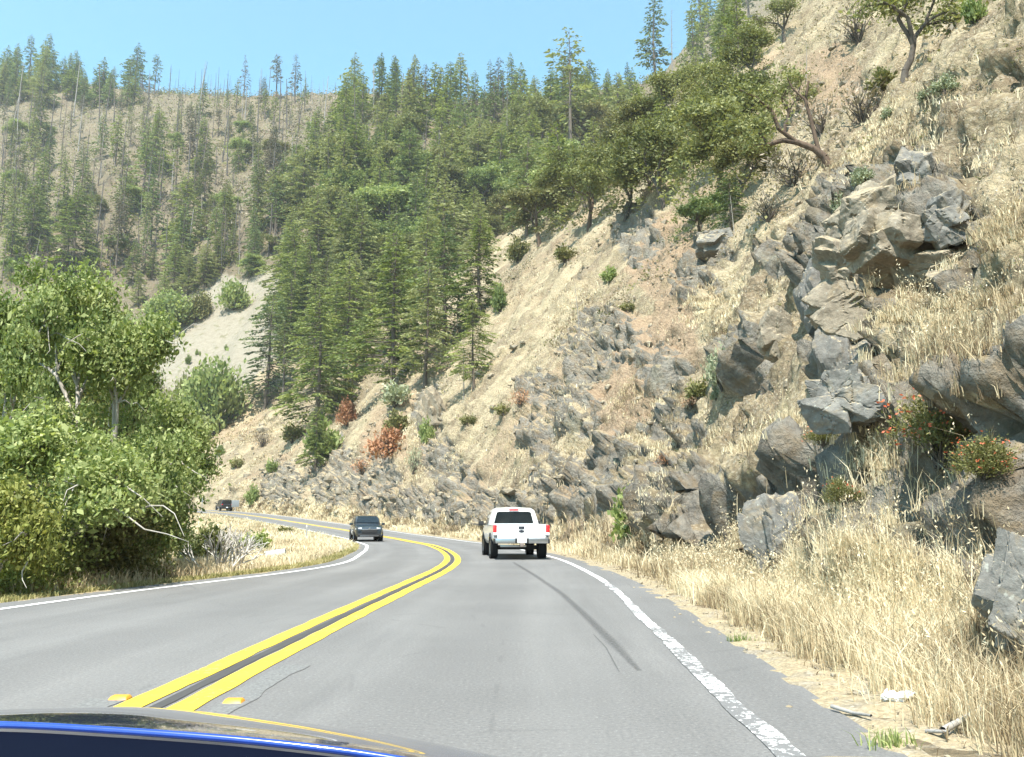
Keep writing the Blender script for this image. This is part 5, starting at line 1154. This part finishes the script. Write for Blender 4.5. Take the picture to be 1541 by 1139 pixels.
# ---- a compact crossover body, used for the oncoming car and (boxier) for the far one
def suv(name, label, paint, cat, H=1.64, L=4.45, W=.90, boxy=0.0):
    E = tag(empty(name, (0, 0, 0)), label, cat); w_ = W
    def lo(y, top, w=1.0, bot=.28): return (y, [(0, bot), (w_ * w * .86, bot), (w_ * w * .97, bot + .15), (w_ * w, .66), (w_ * w * .985, .88), (w_ * w * .93, top), (0, top + .03)])
    f = L * .5; r_ = -L * .5
    loft('body', [lo(r_, .92, .86, .42), lo(r_ + .10, 1.0, .94, .36), lo(r_ + .6, 1.04), lo(-.2, 1.03), lo(f - 1.15, 1.03), lo(f - .55, .99, .985), lo(f - .16, .90, .93, .30), lo(f, .72, .84, .36)], paint, E)
    def up(y, t, w=1.0, b=1.0): return (y, [(0, b), (w_ * .93 * w, b), (w_ * .90 * w, b + (t - b) * .3), (w_ * .80 * w, b + (t - b) * .82), (w_ * .68 * w, b + (t - b) * .96), (0, t)])
    loft('roof', [up(r_ + .10 + .0, 1.06 + boxy * .3, .96), up(r_ + .42 - boxy * .2, H - .10), up(r_ + .95, H), up(.15, H), up(.55, H - .07), up(f - 1.22, 1.06, .98)], paint, E)
    wy0 = (f - 1.22, 1.06); wy1 = (.55, H - .07)
    ln = lambda t, a, b: a + (b - a) * t
    pts = [(-w_ * .80, ln(.10, wy0[0], wy1[0]), ln(.10, wy0[1], wy1[1]) + .045), (w_ * .80, ln(.10, wy0[0], wy1[0]), ln(.10, wy0[1], wy1[1]) + .045), (w_ * .63, ln(.93, wy0[0], wy1[0]), ln(.93, wy0[1], wy1[1]) + .02), (-w_ * .63, ln(.93, wy0[0], wy1[0]), ln(.93, wy0[1], wy1[1]) + .02)]
    panel('windshield', pts[::-1], .02, M_GLASS, E)
    rb = r_ + .10; rt = r_ + .42 - boxy * .2
    pts = [(-w_ * .76, rb + .05, 1.10 + boxy * .02), (w_ * .76, rb + .05, 1.10 + boxy * .02), (w_ * .64, rt + .02, H - .15), (-w_ * .64, rt + .02, H - .15)]
    panel('rear_window', pts, .03, M_GLASS, E)
    for sx in (-1, 1):
        pts = [(sx * w_ * .925, r_ + .75, 1.07), (sx * w_ * .925, f - 1.45, 1.07), (sx * w_ * .80, .42, H - .17), (sx * w_ * .80, r_ + .95, H - .15)]
        panel('side_window', pts if sx > 0 else pts[::-1], .012, M_GLASS, E)
        hl = block('headlight', (sx * w_ * .70, f - .17, .80), (.40, .20, .095), M_CLEAR, E, .03, (0, sx * .12, -sx * .35))
        tl = block('taillight', (sx * w_ * .78, r_ + .09, .93), (.20, .14, .24), M_RED, E, .03)
        mr = block('mirror', (sx * (w_ + .11), f - 1.50, 1.08), (.22, .12, .15), paint, E, .04)
        for wy in (f - .90, r_ + .80):
            a = lathe_x('wheel_arch', [(0, .02), (0, .40), (sx * .012, .41), (sx * .03, .40)], M_PLAST, E); a.location = (sx * (w_ - .02), wy, .36)
            wheel(E, sx * (w_ - .12), wy, .34, .23, sx)
    gr = block('grille', (0, f - .02, .62), (.95, .10, .20), M_PLAST, E, .03); block('chrome_bar', (0, -.0, .125), (1.02, .115, .045), M_CHROME, gr, .012); block('emblem', (0, .056, .18), (.12, .03, .10), M_CHROME, gr, .02, (0, .785, 0))
    fb = block('front_bumper', (0, f - .03, .40), (1.42, .16, .16), M_PLAST, E, .04); block('skid_trim', (0, .03, -.05), (1.15, .12, .035), M_CHROME, fb, .01)
    rbp = block('rear_bumper', (0, r_ + .03, .50), (1.55, .16, .24), M_PLAST if boxy else paint, E, .05); block('license_plate', (0, -.085, .14 if not boxy else .02), (.31, .02, .15), M_PLATE, rbp, .004)
    return E
SV = suv('oncoming_car', 'dark blue grey crossover car coming towards the camera around the bend', M_DARKP, 'car'); place_on_road(SV, 554, 56.5, math.pi + math.radians(15.0))
FS = suv('departing_car', 'distant black sport utility vehicle going away around the far bend', M_BLACKP, 'car', 1.80, 4.7, .95, 1.0); place_on_road(FS, 336, 141.5, math.radians(30)); FS.location.x += .6

# ---- the nose of the car the photo was taken from
t = NT('deep_blue_bonnet_paint'); n = t.noise(300, t.coord(), 2); t.done(t.ramp(n, [(.3, (.006, .018, .075)), (.7, (.010, .028, .11))]), .28, .5, .35); t.bsdf.inputs['Coat Weight'].default_value = 1; t.bsdf.inputs['Coat Roughness'].default_value = .03
M_BONNET = t.m
t = NT('sunlit_blue_edge'); n = t.noise(40, t.coord(), 2); t.done(t.ramp(n, [(.3, (.008, .04, .28)), (.7, (.013, .055, .36))]), .22, .6, .0); t.bsdf.inputs['Coat Weight'].default_value = 1; M_EDGE = t.m  # light catching the bonnet's rim, put into the colour as a brighter blue
OC = tag(empty('own_car', (0, 1.0, 0)), 'dark bonnet with a bright blue rear edge at the bottom of the view', 'car')
hx = np.linspace(-1.15, .95, 120); tt = np.r_[np.linspace(0, .5, 36), np.linspace(.52, 1.25, 30)]
zx = np.interp(hx, [-1.15, -.95, -.75, -.563, -.35, -.24, -.124, 0, .15, .3, .4, .5, .7, .95], [.90, .935, .950, .953, .9405, .931, .9170, .893, .880, .890, .902, .901, .885, .84])
zx = np.convolve(np.pad(zx, 4, mode='edge'), np.ones(9) / 9, 'valid')
aa = np.interp(hx, [-.6, -.24, .3], [.113, .12, .13]); bb = np.interp(hx, [-.6, -.24, 0], [.106, .165, .20])
Zh = zx[:, None] - aa[:, None] * tt - bb[:, None] * tt ** 2 - .55 * np.maximum(tt - .75, 0)[None, :] ** 2
V = np.stack([np.broadcast_to(hx[:, None], Zh.shape), np.broadcast_to(tt[None, :], Zh.shape), Zh], -1).reshape(-1, 3)
np_obj('bonnet', np_mesh('bonnet', V, quads=grid_quads(120, len(tt))), M_BONNET, OC)
segs = [((hx[i], 0, zx[i] - .0005), (hx[i + 1], 0, zx[i + 1] - .0005), .0042, .0042) for i in range(119)]
V, Q = tubes(segs, 10); np_obj('bonnet_edge', np_mesh('bonnet_edge', V, quads=Q), M_EDGE, OC)
q2 = np.linspace(0, 1, 8); V = np.stack([np.broadcast_to(hx[:, None], (120, 8)), np.broadcast_to(-.006 - .30 * q2[None], (120, 8)), zx[:, None] - .006 - .055 * q2[None] - .05 * q2[None] ** 2], -1).reshape(-1, 3)
np_obj('cowl', np_mesh('cowl', V, quads=grid_quads(120, 8)[:, ::-1]), plain('cowl_plastic', (.003, .005, .013), .75, .04), OC)
V, Q = tubes([((-.95, -.10, .895), (-.55, -.115, .888), .011, .011), ((-.55, -.115, .888), (-.30, -.12, .872), .011, .008)], 10); np_obj('wiper_arm', np_mesh('wiper_arm', V, quads=Q), plain('wiper_black', (.015, .016, .018), .18, .6), OC)

# ------------------------------------------------------------------ small roadside things
M_AMBER = plain('amber_reflector', (.72, .34, .04), .4, .5)
for px, py, lab in ((181, 1052, 'amber reflector marker on the far side of the yellow lines'), (352, 1057, 'amber reflector marker on the near side of the yellow lines')):
    r = ray(px, py); k_ = -EYE_Z / r[2]; o = block('road_marker', (r[0] * k_, r[1] * k_, .014), (.13, .11, .024), M_AMBER, None, .008, None, (.8, .6)); tag(o, lab, 'road reflector')
M_POST = plain('grey_post_metal', (.30, .30, .29), .6, .4, .2)
def marker(px, py, h, lab, plate=None, w_=.085):
    p = stand(px, py, (GROUND, ROAD)); e = tag(empty('marker_post' if not plate else 'roadside_sign', p), lab, 'marker post' if not plate else 'road sign'); block('post', (0, 0, h * .5 - .1), (w_, .03, h + .2), M_POST, e, .008)
    if plate: block('sign_plate', (0, -.025, h - plate[1] * .5), (plate[0], .012, plate[1]), plain('sign_back_metal', (.20, .215, .23), .6, .4, .2), e, .004)
    else: block('reflector', (0, -.02, h - .12), (w_ * .7, .008, .12), M_CLEAR, e, .002)
marker(461, 812, 1.05, 'grey marker post standing in the grass by the inner bend', None, .10); marker(353, 784, 2.3, 'small grey sign plate on a post by the far left verge', (.85, .75), .08); marker(303, 777, 2.4, 'slim pale post by the far left verge beside the leafy trees', (.30, .6), .07)
# corrugated culvert pipe end lying in the verge grass
p = stand(414, 845, (GROUND,)); m = depth(p) / FPX; R_ = 6.4 * m; Lp = 30 * m
xs = np.linspace(-.5, .5, 41) * Lp; prof = [(xs[0], R_ * .88)] + [(x, R_ * (1 + .035 * math.cos(i * math.pi))) for i, x in enumerate(xs)] + [(x, R_ * .88) for x in xs[::-1]]
o = lathe_x('culvert_pipe', prof, plain('white_painted_pipe', (.55, .60, .60), .5, .5, .1), None); o.location = p + Vector((0, 0, R_ * 1.7)); o.rotation_euler = (0, -.14, .12); tag(o, 'white pipe end lying in the dry grass inside the bend', 'pipe')
# crumpled white litter
p = cast(1354, 1062)[0]; v, f = crag(611, (.17, .12, .08), 11, True); v = v + .02 * np.stack([fbm(v * 22 + a, 612 + a, 3) for a in range(3)], -1)
o = np_obj('crumpled_litter', np_mesh('crumpled_litter', v, tris=f, smooth=False), plain('white_paper', (.80, .80, .79), .7, .3)); o.location = p + Vector((0, 0, .05)); tag(o, 'crumpled white litter lying on the gravel at the slope foot', 'litter')
def stick(pts, r, lab, mat=M_SILVER, name='fallen_branch', cat='branch'):
    P_ = [np.array(cast(*q_)[0]) + np.array([0, 0, r + .015 + dz]) for q_, dz in pts]; c0 = P_[0]; sg = [(a - c0, b - c0, r * (1 - .6 * i / len(P_)), r * (1 - .6 * (i + 1) / len(P_))) for i, (a, b) in enumerate(zip(P_[:-1], P_[1:]))]
    V, Q = tubes(sg, 7); o = np_obj(name, np_mesh(name, V, quads=Q), mat); o.location = c0; tag(o, lab, cat)
stick([((1252, 1070), 0), ((1285, 1083), .01), ((1312, 1090), .02)], .014, 'thin grey branch lying on the gravel at the asphalt edge'); stick([((1395, 1108), .0), ((1430, 1118), .03)], .012, 'short pale stick on the gravel at the bottom right')
stick([((1420, 1115), .02), ((1470, 1090), .03), ((1541, 1062), .06)], .02, 'thick dry branch lying in the grass at the bottom right corner', M_PALE)
HAZE = .0002
# ------------------------------------------------------------------ the air: one even pale haze over the whole valley
hz = bpy.data.meshes.new('haze'); hb = bmesh.new(); bmesh.ops.create_cube(hb, size=1)
zlo, zhi = float(Pg[:, 2].min()) - 1.5, max((o.matrix_world @ Vector(c))[2] for o in scene.objects if o.type == 'MESH' for c in o.bound_box) + 3
for v in hb.verts: v.co.x *= 2120; v.co.y *= 2120; v.co.z = zlo if v.co.z < 0 else zhi
hb.to_mesh(hz); hb.free()
hm = bpy.data.materials.new('pale_haze'); hm.use_nodes = True; hn = hm.node_tree; hn.nodes.clear(); ho = hn.nodes.new('ShaderNodeOutputMaterial'); pv = hn.nodes.new('ShaderNodeVolumePrincipled')
pv.inputs['Color'].default_value = (.86, .93, 1, 1); pv.inputs['Density'].default_value = HAZE; pv.inputs['Anisotropy'].default_value = 0.0; hn.links.new(pv.outputs[0], ho.inputs['Volume'])
tag(np_obj('haze', hz, hm), kind='stuff')
# ------------------------------------------------------------------ daylight
SUN_EL, SUN_AZ = math.radians(60), math.radians(189)      # azimuth clockwise from +Y: behind the camera, a little to the left
w = bpy.data.worlds.new('World'); scene.world = w; w.use_nodes = True
nt = w.node_tree; bg = nt.nodes['Background']
sky = nt.nodes.new('ShaderNodeTexSky'); sky.sky_type = 'NISHITA'; sky.sun_disc = False
sky.sun_elevation = SUN_EL; sky.sun_rotation = SUN_AZ; sky.altitude = 400; sky.air_density = 1.0; sky.dust_density = .6; sky.ozone_density = 1.0
mul = nt.nodes.new('ShaderNodeMix'); mul.data_type = 'RGBA'; mul.blend_type = 'MULTIPLY'; mul.inputs['Factor'].default_value = 1
mul.inputs['B'].default_value = (.76, 1.16, 1.06, 1)
nt.links.new(sky.outputs[0], mul.inputs['A']); nt.links.new(mul.outputs['Result'], bg.inputs[0]); bg.inputs[1].default_value = .125
sd = bpy.data.lights.new('sun', 'SUN'); sd.energy = 5.0; sd.angle = math.radians(.53); sd.color = (1, .94, .84)
so = link(bpy.data.objects.new('sun', sd))
sdir = Vector((math.sin(SUN_AZ) * math.cos(SUN_EL), math.cos(SUN_AZ) * math.cos(SUN_EL), math.sin(SUN_EL)))
so.rotation_euler = sdir.to_track_quat('Z', 'Y').to_euler(); so.location = (0, 0, 300)
vs = scene.view_settings; vs.view_transform = 'Standard'; vs.look = 'None'; vs.gamma = 1; vs.exposure = 1.45; vs.use_curve_mapping = False
scene.cycles.max_bounces = 5; scene.cycles.volume_bounces = 0; scene.cycles.transparent_max_bounces = 8; scene.cycles.use_adaptive_sampling = True
try: scene.cycles.use_denoising = True; scene.cycles.denoiser = 'OPENIMAGEDENOISE'
except Exception: pass
print('script seconds', round(time.time() - T0, 1), 'objects', len(scene.objects))
